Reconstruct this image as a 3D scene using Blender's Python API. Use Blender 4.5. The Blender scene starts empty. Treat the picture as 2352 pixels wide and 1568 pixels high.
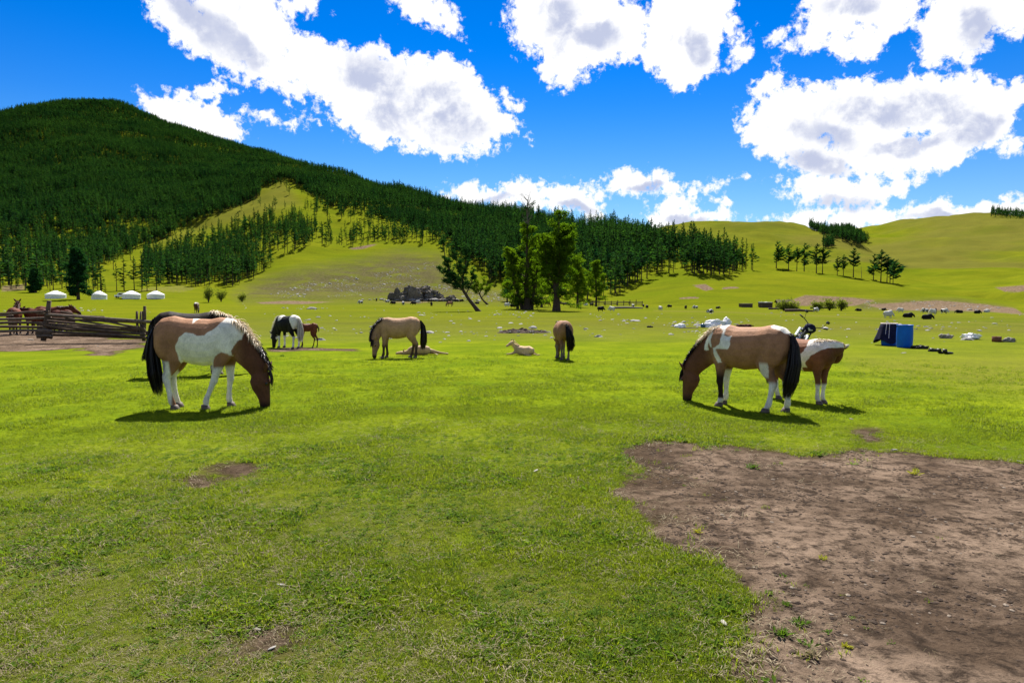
import bpy, bmesh, math, random
import numpy as np
from mathutils import Vector, Matrix, Quaternion
R = math.radians
C = bpy.context.scene.collection
S = bpy.context.scene
rng = np.random.default_rng(7)
rnd = random.Random(7)

# ------------------------------------------------------------------ camera
EYE = 1.6
PITCH = R(3.62)
cd = bpy.data.cameras.new("camera"); cam = bpy.data.objects.new("camera", cd); C.objects.link(cam)
cd.lens = 24.0; cd.sensor_width = 36.0; cd.sensor_fit = 'HORIZONTAL'
cd.clip_start = 0.05; cd.clip_end = 40000
cam.location = (0, 0, EYE); cam.rotation_euler = (R(90) - PITCH, 0, 0)
S.camera = cam

def ray(px, py):                       # photograph pixel (2352 x 1568) -> world direction
    u = (px - 1176) / 1568.0; v = (784 - py) / 1568.0
    return (u, math.cos(PITCH) + v * math.sin(PITCH), v * math.cos(PITCH) - math.sin(PITCH))
def azte(px, py):
    x, y, z = ray(px, py); return math.atan2(x, y), z / math.hypot(x, y)

# ------------------------------------------------------------------ exposure, sun, sky
S.view_settings.view_transform = 'Standard'; S.view_settings.look = 'None'
S.view_settings.gamma = 1.0; S.view_settings.use_curve_mapping = False
S.view_settings.exposure = 1.25
SUN_EL, SUN_AZ = R(51), R(2.0)         # azimuth clockwise from +Y
sl = bpy.data.lights.new("sun", 'SUN'); sun = bpy.data.objects.new("sun", sl); C.objects.link(sun)
sl.energy = 5.0; sl.angle = R(0.53); sl.color = (1.0, 0.95, 0.86)
sd = Vector((math.sin(SUN_AZ) * math.cos(SUN_EL), math.cos(SUN_AZ) * math.cos(SUN_EL), math.sin(SUN_EL)))
sun.rotation_euler = sd.to_track_quat('Z', 'Y').to_euler()

S.cycles.max_bounces = 5; S.cycles.diffuse_bounces = 3; S.cycles.glossy_bounces = 2
S.cycles.transmission_bounces = 4; S.cycles.transparent_max_bounces = 6
S.cycles.caustics_reflective = False; S.cycles.caustics_refractive = False

class NT:                               # small node helper
    def __init__(s, tree): s.t = tree; s.n = tree.nodes; s.l = tree.links
    def node(s, typ, **kw):
        nd = s.n.new(typ)
        for k, v in kw.items(): setattr(nd, k, v)
        return nd
    def put(s, nd, key, val):
        if val is None: return
        inp = nd.inputs[key]
        if isinstance(val, bpy.types.NodeSocket): s.l.new(val, inp)
        else:
            if inp.type == 'RGBA' and len(val) == 3: val = (*val, 1)
            inp.default_value = val
    def math(s, op, a, b=None, c=None, clamp=False):
        nd = s.node('ShaderNodeMath', operation=op, use_clamp=clamp)
        s.put(nd, 0, a); s.put(nd, 1, b); s.put(nd, 2, c); return nd.outputs[0]
    def vmath(s, op, a, b=None, scale=None):
        nd = s.node('ShaderNodeVectorMath', operation=op); s.put(nd, 0, a); s.put(nd, 1, b)
        if scale is not None: s.put(nd, 'Scale', scale)
        return nd.outputs['Value'] if op in ('LENGTH', 'DOT_PRODUCT', 'DISTANCE') else nd.outputs[0]
    def noise(s, vec, scale, detail=4, rough=.55, dist=0., col=False, dim='3D'):
        nd = s.node('ShaderNodeTexNoise', noise_dimensions=dim); s.put(nd, 'Vector', vec)
        nd.inputs['Scale'].default_value = scale; nd.inputs['Detail'].default_value = detail
        nd.inputs['Roughness'].default_value = rough; nd.inputs['Distortion'].default_value = dist
        return nd.outputs['Color' if col else 'Fac']
    def remap(s, x, a, b, lo=0., hi=1., smooth=False):
        nd = s.node('ShaderNodeMapRange', interpolation_type='SMOOTHSTEP' if smooth else 'LINEAR')
        s.put(nd, 'Value', x); nd.inputs['From Min'].default_value = a; nd.inputs['From Max'].default_value = b
        nd.inputs['To Min'].default_value = lo; nd.inputs['To Max'].default_value = hi
        return nd.outputs[0]
    def mix(s, f, a, b, blend='MIX'):
        nd = s.node('ShaderNodeMix', data_type='RGBA', blend_type=blend)
        s.put(nd, 0, f); s.put(nd, 6, a); s.put(nd, 7, b); return nd.outputs[2]
    def mapping(s, vec, loc=(0, 0, 0), rot=(0, 0, 0), sc=(1, 1, 1), typ='POINT'):
        nd = s.node('ShaderNodeMapping', vector_type=typ); s.put(nd, 0, vec)
        if typ != 'VECTOR' and typ != 'NORMAL': nd.inputs['Location'].default_value = loc
        nd.inputs['Rotation'].default_value = rot; nd.inputs['Scale'].default_value = sc
        return nd.outputs[0]
    def attr(s, name, out='Fac'):
        nd = s.node('ShaderNodeAttribute', attribute_name=name); return nd.outputs[out]

W = bpy.data.worlds.new("World"); S.world = W; W.use_nodes = True
def build_world():
    t = NT(W.node_tree); t.n.clear()
    out = t.node('ShaderNodeOutputWorld'); bg = t.node('ShaderNodeBackground'); t.l.new(bg.outputs[0], out.inputs[0])
    SKY_STRENGTH = 0.07
    bg.inputs[1].default_value = SKY_STRENGTH
    sky = t.node('ShaderNodeTexSky', sky_type='NISHITA'); sky.sun_disc = False
    sky.sun_elevation = SUN_EL; sky.sun_rotation = SUN_AZ; sky.altitude = 1500; sky.air_density = 1.0
    sky.dust_density = 0.2; sky.ozone_density = 3.0
    hs = t.node('ShaderNodeHueSaturation'); t.l.new(sky.outputs[0], hs.inputs['Color'])
    hs.inputs['Hue'].default_value = 0.5; hs.inputs['Saturation'].default_value = 1.52; hs.inputs['Value'].default_value = 1.0
    tc = t.node('ShaderNodeTexCoord'); d = tc.outputs['Generated']
    sep = t.node('ShaderNodeSeparateXYZ'); t.l.new(d, sep.inputs[0])
    az = t.math('ARCTAN2', sep.outputs[0], sep.outputs[1]); el = t.math('ARCSINE', sep.outputs[2])
    # broad warp so that cloud outlines are irregular
    n1 = t.noise(d, 9, 3, .55, col=True); n2 = t.noise(d, 38, 5, .62, col=True)
    comb = t.node('ShaderNodeCombineXYZ'); t.l.new(az, comb.inputs[0]); t.l.new(el, comb.inputs[1])
    w1 = t.vmath('SCALE', t.vmath('SUBTRACT', n1, (.5, .5, .5)), scale=.058)
    w2 = t.vmath('SCALE', t.vmath('SUBTRACT', n2, (.5, .5, .5)), scale=.022)
    q = t.vmath('MULTIPLY', t.vmath('ADD', t.vmath('ADD', comb.outputs[0], w1), w2), (1, 1, 0))
    blobs = [  # x, y, rx, ry, angle (photo pixels, degrees clockwise) of each cloud lobe
        (430, 50, 170, 55, 35), (560, 30, 130, 75, 20), (600, 130, 150, 45, 28), (690, 110, 70, 40, 0), (760, 165, 130, 55, 20), (655, -5, 60, 28, 0),
        (860, 230, 170, 85, 25), (960, 255, 190, 90, 15), (1060, 250, 130, 75, 35), (930, 190, 130, 60, 15), (860, 310, 70, 32, 0), (1000, 310, 110, 35, 0), (1170, 228, 24, 26, 0), (1160, 290, 50, 25, 20),
        (965, 15, 80, 42, 15), (1020, 45, 50, 20, 30),
        (1265, 40, 105, 75, 0), (1340, 70, 120, 85, 0), (1300, 130, 60, 60, 0), (1430, 70, 70, 60, 0),
        (1570, 60, 95, 95, 0), (1580, 140, 72, 65, 0), (1630, 30, 60, 60, 0), (1700, 110, 18, 32, 25), (1783, 85, 20, 14, 0),
        (1930, 40, 100, 55, 0), (2010, 20, 130, 55, -10), (1920, 115, 42, 24, 20), (1990, 100, 45, 30, 0), (1860, 100, 40, 14, -10),
        (2220, 40, 125, 75, -15), (2160, 110, 65, 36, -10), (2330, 20, 70, 50, 0), (2240, 108, 40, 18, -20),
        (1765, 195, 38, 45, 0), (1800, 300, 100, 60, 20), (1860, 250, 110, 50, 0), (1990, 260, 150, 85, 0), (2130, 230, 130, 70, 0), (2230, 265, 110, 85, 0), (2000, 340, 150, 60, 0), (2150, 340, 130, 55, -10), (2330, 205, 40, 35, 0), (1890, 370, 110, 45, 20), (2330, 325, 30, 20, 0),
        (1900, 440, 110, 50, 0), (1980, 430, 70, 40, 0), (2070, 410, 70, 22, -15), (1730, 412, 24, 8, 0), (1880, 510, 130, 22, 0), (2000, 500, 170, 34, 0), (2160, 480, 130, 32, 0), (2300, 460, 120, 34, -5), (2450, 450, 120, 40, 0),
        (1470, 410, 72, 28, 10), (1540, 430, 68, 22, 10), (1638, 422, 46, 22, 0), (1662, 465, 26, 15, 0), (1560, 500, 100, 30, -5), (1545, 475, 40, 26, 0), (1640, 492, 50, 18, 0),
        (1100, 455, 70, 32, 0), (1200, 465, 110, 40, 0), (1310, 455, 90, 36, 0), (1365, 480, 40, 30, 0),
        (395, 260, 75, 34, 25), (475, 280, 90, 40, 22), (540, 310, 40, 26, 40), (470, 220, 60, 18, -15), (490, 215, 28, 22, 0), (635, 273, 56, 13, 3), (670, 285, 18, 10, 0), (750, 262, 50, 10, 30),
        (2600, 250, 160, 90, 0), (2700, 80, 150, 80, 10), (-300, 60, 190, 80, 10), (-150, 180, 90, 30, 0), (1500, -150, 220, 70, 0), (900, -170, 200, 70, 10), (2100, -140, 250, 70, 0), (300, -120, 180, 60, 20)]
    F = None; rad = 1 / 1568.0
    for (bx, by, rx, ry, ang) in blobs:
        x, y, z = ray(bx, by); ca = math.atan2(x, y); ce = math.asin(z / math.sqrt(x * x + y * y + z * z))
        k = math.cos(ca)                                # angle per pixel shrinks off axis
        qq = q
        if F is not None:                               # keeps the lobes evaluated one after another
            nd = t.node('ShaderNodeVectorMath', operation='MULTIPLY_ADD'); t.put(nd, 0, F); nd.inputs[1].default_value = (1e-7,) * 3; t.put(nd, 2, q); qq = nd.outputs[0]
        m = t.mapping(qq, (ca, ce, 0), (0, 0, -R(ang)), (rx * rad * k ** 2 / math.cos(ce) * .97, ry * rad * k * .97, 1), 'TEXTURE')
        r = min(rx, ry) * rad
        f = t.math('MULTIPLY_ADD', t.vmath('LENGTH', m), -r, r)
        F = f if F is None else t.math('SMOOTH_MAX', F, f, .008)
    G = None
    for (bx, by, rx, ry, ang) in [(460, 45, 150, 50, 35), (540, 95, 80, 34, 35), (880, 200, 120, 60, 22), (985, 262, 150, 60, 18), (900, 285, 90, 40, 20), (1285, 50, 60, 70, -20), (1350, 85, 80, 40, 10), (1600, 110, 34, 60, -20), (1940, 25, 80, 30, 0), (2250, 70, 60, 50, -40), (1900, 300, 90, 40, 15),
                                  (2000, 250, 150, 40, 10), (2160, 235, 110, 40, 20), (2250, 290, 60, 50, 0), (1880, 375, 90, 34, 20), (2080, 330, 120, 26, -5), (1930, 470, 100, 26, 0), (2160, 490, 110, 16, 0), (1330, 478, 60, 16, 5), (1130, 470, 60, 12, 0), (1480, 425, 40, 12, 0), (1570, 505, 60, 14, 0)]:
        x, y, z = ray(bx, by); ca = math.atan2(x, y); ce = math.asin(z / math.sqrt(x * x + y * y + z * z)); k = math.cos(ca)
        qq = q
        nd = t.node('ShaderNodeVectorMath', operation='MULTIPLY_ADD'); t.put(nd, 0, F if G is None else G); nd.inputs[1].default_value = (1e-7,) * 3; t.put(nd, 2, q); qq = nd.outputs[0]
        m = t.mapping(qq, (ca, ce, 0), (0, 0, -R(ang)), (rx * rad * k ** 2 / math.cos(ce) * 1.12, ry * rad * k * 1.12, 1), 'TEXTURE')
        f = t.math('SUBTRACT', 1.0, t.vmath('LENGTH', m))
        G = f if G is None else t.math('SMOOTH_MAX', G, f, .25)
    # elsewhere in the sky the same kind of broken cumulus goes on
    far = t.remap(t.math('ABSOLUTE', az), .85, 1.05, -.2, 0.); up = t.remap(el, .62, .78, -.2, 0.)
    outside = t.math('MAXIMUM', far, up)
    gen = t.math('MULTIPLY', t.math('SUBTRACT', t.noise(d, 5.5, 4, .5), .55), .5)
    gen = t.math('ADD', gen, outside)
    F = t.math('MAXIMUM', F, gen)
    nb = t.noise(d, 30, 9, .62, .3); nf = t.noise(d, 90, 8, .65, .2)
    dens = t.math('ADD', F, t.math('ADD', t.math('MULTIPLY', t.math('SUBTRACT', nb, .5), .050), t.math('MULTIPLY', t.math('SUBTRACT', nf, .5), .046)))
    mask = t.remap(dens, -.0030, .0095, 0, 1, True)
    # thick middles transmit less of the sun behind them and look grey, thin rims stay white
    up1 = t.vmath('ADD', d, (0, 0, .020)); nb2 = t.noise(up1, 30, 6, .62, .3)
    relief = t.math('MULTIPLY', t.math('SUBTRACT', nb2, nb), 1.7)
    lowf = t.math('MULTIPLY', t.math('SUBTRACT', t.noise(d, 13, 5, .55), .5), 1.9)
    thick = t.remap(G, -.12, .75, 0, .85, True)
    off = t.math('MULTIPLY', t.remap(outside, -.1, 0), t.remap(dens, .02, .09, 0, .8, True))
    core = t.math('MAXIMUM', thick, off)
    core = t.math('ADD', t.math('MULTIPLY', core, t.remap(lowf, -.5, .4, .55, 1.25)), t.math('MULTIPLY', t.remap(dens, .008, .03, 0, 1, True), t.math('ADD', t.math('MULTIPLY', lowf, .45), relief)))
    core = t.remap(core, .05, 1.0, 0, 1, True)
    k = 1.0 / SKY_STRENGTH / 2 ** S.view_settings.exposure
    ccol = t.mix(core, (1.12 * k, 1.12 * k, 1.12 * k), (.56 * k, .61 * k, .80 * k))
    gm = t.node('ShaderNodeGamma'); gm.inputs[1].default_value = 1.28; t.l.new(hs.outputs['Color'], gm.inputs[0])   # deep polarised blue
    skyc = t.vmath('SCALE', gm.outputs[0], scale=.53)
    hz = t.node('ShaderNodeHueSaturation'); hz.inputs['Saturation'].default_value = 1.12; t.l.new(sky.outputs[0], hz.inputs['Color'])
    skyc = t.mix(t.remap(el, .02, .36, .75, 0, True), skyc, t.vmath('SCALE', hz.outputs['Color'], scale=.60))
    final = t.mix(mask, skyc, ccol)
    t.l.new(final, bg.inputs[0])
build_world()
W.cycles.sampling_method = 'MANUAL'; W.cycles.sample_map_resolution = 512

# ------------------------------------------------------------------ terrain height field
def _hash(ix, iy, seed):
    h = (ix.astype(np.int64) * 374761393 + iy.astype(np.int64) * 668265263 + seed * 1442695041) & 0xffffffff
    h = ((h ^ (h >> 13)) * 1274126177) & 0xffffffff
    return ((h ^ (h >> 16)) & 0xffff) / 65535.0
def vnoise(x, y, seed=0):
    x = np.asarray(x, float); y = np.asarray(y, float)
    ix = np.floor(x); iy = np.floor(y); fx = x - ix; fy = y - iy
    fx = fx * fx * (3 - 2 * fx); fy = fy * fy * (3 - 2 * fy)
    a = _hash(ix, iy, seed); b = _hash(ix + 1, iy, seed); c = _hash(ix, iy + 1, seed); d = _hash(ix + 1, iy + 1, seed)
    return (a + (b - a) * fx) * (1 - fy) + (c + (d - c) * fx) * fy - .5
def fbm(x, y, seed=0, oct=4, gain=.5):
    s = 0; a = 1.
    for i in range(oct):
        s = s + a * vnoise(x * 2 ** i + 17.3 * i, y * 2 ** i - 9.1 * i, seed + i); a *= gain
    return s

NA, NR = 721, 400
AZG = np.linspace(-math.pi, math.pi, NA); LRG = np.linspace(math.log(150), math.log(9000), NR)
def layer(cols, drop=.12):
    """cols: {px: [(distance, photo y) ... ridge last]} -> height table over azimuth and log distance."""
    az = []; rows = []
    for px in sorted(cols):
        kn = cols[px]
        az.append(azte(px, kn[len(kn) // 2][1])[0])
        lr = np.array([math.log(k[0]) for k in kn]); te = np.array([azte(px, k[1])[1] for k in kn])
        row = np.exp(LRG) * np.interp(LRG, lr, te) + EYE
        r = np.exp(LRG); r0, r1 = kn[0][0], kn[-1][0]
        row = np.where(r < r0, EYE + r0 * te[0] - (r0 - r) * .35, row)
        zr = EYE + r1 * te[-1]
        row = np.where(r > r1, zr - (r - r1) * drop - 0.0, row)
        rows.append(row)
    az = np.array(az); rows = np.array(rows)
    T = np.empty((NA, NR))
    for j in range(NR): T[:, j] = np.interp(AZG, az, rows[:, j])
    k = np.array([1, 4, 6, 4, 1.]); k /= k.sum()
    for _ in range(3):
        P = np.pad(T, ((2, 2), (0, 0)), 'edge'); T = sum(k[i] * P[i:i + NA] for i in range(5))
        P = np.pad(T, ((0, 0), (2, 2)), 'edge'); T = sum(k[i] * P[:, i:i + NR] for i in range(5))
    return T
HILL_A = layer({
    -700: [(300, 684), (500, 640), (900, 560), (1500, 480), (1900, 440)],
    -300: [(300, 682), (480, 640), (900, 500), (1500, 370), (1900, 330)],
    0: [(300, 682), (420, 652), (700, 560), (1200, 410), (1800, 268)],
    100: [(305, 682), (420, 652), (700, 560), (1200, 396), (1850, 238)],
    200: [(310, 683), (420, 652), (700, 560), (1200, 390), (1900, 226)],
    280: [(310, 683), (420, 652), (700, 560), (1200, 392), (1880, 232)],
    340: [(310, 683), (420, 652), (700, 560), (1200, 400), (1850, 256)],
    450: [(310, 683), (410, 656), (680, 562), (1150, 415), (1780, 298)],
    560: [(310, 683), (400, 662), (640, 565), (1080, 425), (1700, 335)],
    660: [(310, 684), (380, 664), (540, 572), (860, 462), (1060, 412), (1600, 368)],
    800: [(312, 686), (370, 668), (500, 598), (680, 540), (900, 470), (1400, 402)],
    1000: [(314, 688), (350, 678), (470, 602), (600, 552), (800, 505), (1200, 458)],
    1200: [(310, 692), (390, 668), (480, 618), (620, 560), (1000, 500)],
    1400: [(300, 695), (350, 678), (420, 640), (540, 580), (800, 530)],
    1600: [(285, 698), (330, 666), (380, 640), (450, 606), (600, 570)],
    1750: [(285, 702), (330, 676), (380, 645), (430, 627), (480, 618)],
    1900: [(295, 705), (340, 684), (380, 658), (420, 641), (460, 634)],
    2050: [(305, 708), (340, 694), (375, 668), (410, 655), (440, 652)],
    2200: [(310, 711), (340, 702), (365, 684), (395, 676)],
    2352: [(312, 715), (340, 709), (365, 698), (390, 696)],
    2700: [(312, 718), (340, 712), (365, 705), (390, 702)]}, .10)
HILL_B = layer({
    1250: [(650, 640), (1000, 620), (1500, 600)],
    1400: [(650, 640), (1000, 590), (1500, 545)],
    1520: [(650, 640), (1000, 580), (1250, 545), (1500, 516)],
    1600: [(650, 640), (1000, 575), (1250, 535), (1500, 503)],
    1680: [(650, 640), (1000, 572), (1250, 530), (1500, 498)],
    1760: [(650, 640), (1000, 574), (1250, 532), (1500, 500)],
    1850: [(650, 640), (1000, 578), (1250, 538), (1450, 506)],
    1920: [(650, 642), (900, 596), (1150, 554), (1350, 528)],
    1990: [(650, 645), (850, 610), (1050, 575), (1200, 560)],
    2080: [(600, 650), (800, 625), (1000, 600)],
    2200: [(600, 655), (800, 640), (1000, 630)],
    2500: [(600, 670), (800, 660), (1000, 650)]}, .15)
HILL_C = layer({
    1600: [(700, 650), (1200, 620), (2200, 580)],
    1800: [(700, 650), (1200, 600), (2200, 545)],
    1900: [(700, 650), (1200, 590), (1700, 555), (2200, 533)],
    1965: [(700, 650), (1200, 585), (1700, 545), (2200, 521)],
    2050: [(650, 652), (1100, 590), (1700, 535), (2200, 506)],
    2150: [(620, 655), (1100, 588), (1700, 525), (2150, 494)],
    2250: [(600, 660), (1100, 588), (1650, 520), (2100, 486)],
    2352: [(580, 665), (1100, 590), (1650, 522), (2100, 490)],
    2550: [(560, 670), (1100, 600), (1650, 540), (2100, 510)],
    2900: [(560, 675), (1100, 620), (1650, 580), (2100, 560)]}, .12)
PR = [0, 12, 27, 60, 90, 133, 190, 300, 420, 700, 9000]
P_L = [0, 0, -.30, -.62, -.80, -.80, -.30, 1.4, 3.0, 3.0, 3.0]
P_C = [0, 0, -.30, -.66, -.88, -.95, -.9, -.6, 0, 0, 0]
P_R = [0, 0, -.30, -.72, -1.02, -1.25, -1.6, -2.2, -2.4, -2.4, -2.4]
def table(T, az, r):
    fa = np.clip((az + math.pi) / (2 * math.pi) * (NA - 1), 0, NA - 1.001); fr = np.clip((np.log(np.maximum(r, 1)) - LRG[0]) / (LRG[-1] - LRG[0]) * (NR - 1), 0, NR - 1.001)
    i = fa.astype(int); j = fr.astype(int); a = fa - i; b = fr - j
    return (T[i, j] * (1 - a) + T[i + 1, j] * a) * (1 - b) + (T[i, j + 1] * (1 - a) + T[i + 1, j + 1] * a) * b
AZL, AZC, AZR = azte(300, 700)[0], azte(1176, 700)[0], azte(1750, 700)[0]
def height(x, y):
    x = np.asarray(x, float); y = np.asarray(y, float)
    r = np.hypot(x, y); az = np.arctan2(x, y)
    pl, pc, pr = np.interp(r, PR, P_L), np.interp(r, PR, P_C), np.interp(r, PR, P_R)
    wl = np.clip((AZC - az) / (AZC - AZL), 0, 1); wr = np.clip((az - AZC) / (AZR - AZC), 0, 1)
    z = pc + (pl - pc) * wl + (pr - pc) * wr
    z = z + .030 * fbm(x / 2.3, y / 2.3, 3, 3) * np.clip(r / 6, .5, 1) + .12 * fbm(x / 17, y / 17, 11, 2) * np.clip((r - 8) / 30, 0, 1)
    bank = .9 * np.clip(fbm(x / 28, y / 9, 21, 3) * 2.2 - .35, 0, .5) * np.clip((r - 200) / 60, 0, 1) * np.clip((330 - r) / 30, 0, 1)
    z = z + bank
    back = np.clip((np.pi * .8 - np.abs(az)) / .5, .15, 1)
    und = fbm(x / 90, y / 90, 31, 4) * np.clip((r - 300) / 500, 0, 1) * 12 + fbm(x / 26, y / 26, 41, 3) * np.clip((r - 300) / 100, 0, 1) * 1.6
    m = np.maximum(np.maximum(table(HILL_A, az, r), table(HILL_B, az, r)), table(HILL_C, az, r))
    m = np.where(r > 200, m, -50.)
    h = m + und * np.clip((m + 2) / 15, 0, 1)
    h = np.where(h > 0, h * back, h)
    k = 1.2
    e = np.clip(.5 + .5 * (h - z) / k, 0, 1)
    return z + (h - z) * e + k * e * (1 - e) * .5 * (r > 200)
_RR = np.exp(np.linspace(math.log(1.2), math.log(6000), 9000))
def at(px, py, full=False):            # photo pixel -> point on the terrain
    x, y, z = ray(px, py); h = math.hypot(x, y); x /= h; y /= h; z /= h
    gz = height(x * _RR, y * _RR); rz = EYE + z * _RR
    hit = np.nonzero(gz >= rz)[0]
    if len(hit) == 0: return None
    i = hit[0]; r = _RR[i]
    if i > 0:
        d0 = rz[i - 1] - gz[i - 1]; d1 = gz[i] - rz[i]; r = _RR[i - 1] + (_RR[i] - _RR[i - 1]) * d0 / max(d0 + d1, 1e-9)
    X, Y = x * r, y * r
    return Vector((X, Y, float(height(X, Y))))
def project(X, Y, Z):                  # world -> photo pixel
    c, s = math.cos(PITCH), math.sin(PITCH)
    dz = Z - EYE; dep = Y * c - dz * s; up = Y * s + dz * c
    return 1176 + 1568 * X / dep, 784 - 1568 * up / dep
def inpoly(px, py, poly):
    px = np.asarray(px, float); py = np.asarray(py, float); c = np.zeros(px.shape, bool)
    n = len(poly); j = n - 1
    for i in range(n):
        xi, yi = poly[i]; xj, yj = poly[j]
        if yi != yj:
            c ^= ((yi > py) != (yj > py)) & (px < (xj - xi) * (py - yi) / (yj - yi) + xi)
        j = i
    return c
def sdist(px, py, poly):               # signed distance to a polygon's outline (positive inside)
    px = np.asarray(px, float); py = np.asarray(py, float); d = np.full(px.shape, 1e9)
    for i in range(len(poly)):
        ax, ay = poly[i]; bx, by = poly[(i + 1) % len(poly)]
        vx, vy = bx - ax, by - ay; t = np.clip(((px - ax) * vx + (py - ay) * vy) / (vx * vx + vy * vy + 1e-9), 0, 1)
        d = np.minimum(d, np.hypot(px - ax - t * vx, py - ay - t * vy))
    return np.where(inpoly(px, py, poly), d, -d)

# ------------------------------------------------------------------ helpers for objects
def mesh_obj(name, verts, faces, mat=None, parent=None, smooth=False, link=True, mats=None, midx=None):
    me = bpy.data.meshes.new(name)
    verts = np.asarray(verts, np.float32).reshape(-1, 3)
    if isinstance(faces, np.ndarray) and faces.ndim == 2:
        n, k = faces.shape
        me.vertices.add(len(verts)); me.vertices.foreach_set("co", verts.ravel())
        me.loops.add(n * k); me.loops.foreach_set("vertex_index", faces.astype(np.int32).ravel())
        me.polygons.add(n); me.polygons.foreach_set("loop_start", np.arange(0, n * k, k, dtype=np.int32))
        me.update(calc_edges=True)
    else:
        me.from_pydata([tuple(map(float, v)) for v in verts], [], faces)
        me.update()
    if smooth: me.polygons.foreach_set("use_smooth", np.ones(len(me.polygons), bool))
    for m in (mats or ([mat] if mat else [])): me.materials.append(m)
    if midx is not None: me.polygons.foreach_set("material_index", np.asarray(midx, np.int32))
    o = bpy.data.objects.new(name, me)
    if link: C.objects.link(o)
    if parent: o.parent = parent
    return o
def tag(o, label=None, cat=None, group=None, kind=None):
    if label: o['label'] = label
    if cat: o['category'] = cat
    if group: o['group'] = group
    if kind: o['kind'] = kind
    return o
def empty(name, loc, rz=0., sc=1., label=None, cat=None, group=None):
    o = bpy.data.objects.new(name, None); C.objects.link(o); o.empty_display_size = .1
    o.location = loc; o.rotation_euler = (0, 0, rz); o.scale = (sc, sc, sc)
    return tag(o, label, cat, group)
def fattr(o, name, vals):
    a = o.data.attributes.new(name, 'FLOAT', 'POINT'); a.data.foreach_set("value", np.asarray(vals, np.float32))
def cattr(o, name, cols):
    a = o.data.attributes.new(name, 'FLOAT_COLOR', 'POINT'); c = np.ones((len(cols), 4), np.float32); c[:, :3] = cols
    a.data.foreach_set("color", c.ravel())
class MB:                               # collects simple shapes into one mesh
    def __init__(s): s.v = []; s.f = []
    def add(s, v, f):
        o = len(s.v); s.v += [tuple(p) for p in v]; s.f += [tuple(i + o for i in q) for q in f]
    def tube(s, pts, rad, n=8, cap=True, flat=1.0):
        pts = [Vector(p) for p in pts]
        if not hasattr(rad, '__len__'): rad = [rad] * len(pts)
        o = len(s.v); ref = None
        for i, p in enumerate(pts):
            t = (pts[min(i + 1, len(pts) - 1)] - pts[max(i - 1, 0)]).normalized()
            if ref is None: ref = Vector((0, 0, 1)) if abs(t.z) < .9 else Vector((1, 0, 0))
            a = (ref - t * ref.dot(t)).normalized(); b = t.cross(a); ref = a
            for k in range(n):
                th = 2 * math.pi * k / n
                s.v.append(tuple(p + a * (math.cos(th) * rad[i] * flat) + b * (math.sin(th) * rad[i])))
        for i in range(len(pts) - 1):
            for k in range(n):
                a0 = o + i * n + k; a1 = o + i * n + (k + 1) % n
                s.f.append((a0, a1, a1 + n, a0 + n))
        if cap:
            s.f.append(tuple(o + k for k in reversed(range(n)))); s.f.append(tuple(o + (len(pts) - 1) * n + k for k in range(n)))
    def box(s, lo, hi, M=None):
        v = [Vector((x, y, z)) for x in (lo[0], hi[0]) for y in (lo[1], hi[1]) for z in (lo[2], hi[2])]
        if M: v = [M @ p for p in v]
        s.add(v, [(0, 1, 3, 2), (4, 6, 7, 5), (0, 4, 5, 1), (2, 3, 7, 6), (0, 2, 6, 4), (1, 5, 7, 3)])
    def lathe(s, prof, n=24, cx=0, cy=0):
        o = len(s.v)
        for r, z in prof:
            for k in range(n): s.v.append((cx + r * math.cos(2 * math.pi * k / n), cy + r * math.sin(2 * math.pi * k / n), z))
        for i in range(len(prof) - 1):
            for k in range(n):
                a0 = o + i * n + k; a1 = o + i * n + (k + 1) % n
                s.f.append((a0, a1, a1 + n, a0 + n))
    def build(s, name, mat, parent=None, smooth=False, link=True):
        return mesh_obj(name, s.v, s.f, mat, parent, smooth, link)

def new_mat(name):
    m = bpy.data.materials.new(name); m.use_nodes = True; t = NT(m.node_tree)
    b = t.n['Principled BSDF']; b.inputs['Specular IOR Level'].default_value = .3
    return m, t, b
def simple_mat(name, col, rough=.8, var=.25, scale=30, spec=.3, bump=0., metal=0., coord='Object'):
    m, t, b = new_mat(name); tc = t.node('ShaderNodeTexCoord')
    n = t.noise(tc.outputs[coord], scale, 5, .6)
    f = t.remap(n, .3, .7, 1 - var, 1 + var)
    c = t.vmath('SCALE', tuple(col)); t.l.new(f, c.node.inputs['Scale'])
    t.l.new(c, b.inputs['Base Color'])
    b.inputs['Roughness'].default_value = rough; b.inputs['Specular IOR Level'].default_value = spec; b.inputs['Metallic'].default_value = metal
    if bump:
        bn = t.node('ShaderNodeBump'); bn.inputs['Strength'].default_value = bump; bn.inputs['Distance'].default_value = .02
        t.l.new(n, bn.inputs['Height']); t.l.new(bn.outputs[0], b.inputs['Normal'])
    return m

# ------------------------------------------------------------------ ground and hills
def gp(poly):
    """photo outline on the near flat -> ground outline in metres"""
    out = []
    for p in poly:
        if p[1] <= 1568: q = at(*p)
        else:
            x, y, z = ray(p[0], p[1]); k = -EYE / z; q = Vector((x * k, y * k, 0))
        out.append((q.x, q.y))
    return out
DIRT = gp([(1395, 1040), (1440, 1022), (1500, 1017), (1600, 1026), (1700, 1034), (1800, 1050), (1880, 1050), (1935, 1026), (2000, 1026), (2100, 1036), (2200, 1047), (2352, 1064), (2500, 1078), (2900, 1110), (2900, 1900), (1790, 1900), (1745, 1568), (1738, 1490), (1665, 1425), (1645, 1372), (1590, 1312), (1530, 1262), (1508, 1200), (1470, 1140), (1440, 1090)])
CORRAL = gp([(-200, 800), (0, 808), (100, 806), (180, 800), (250, 818), (262, 806), (345, 797), (338, 780), (260, 778), (190, 764), (60, 752), (-200, 745)])
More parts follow.
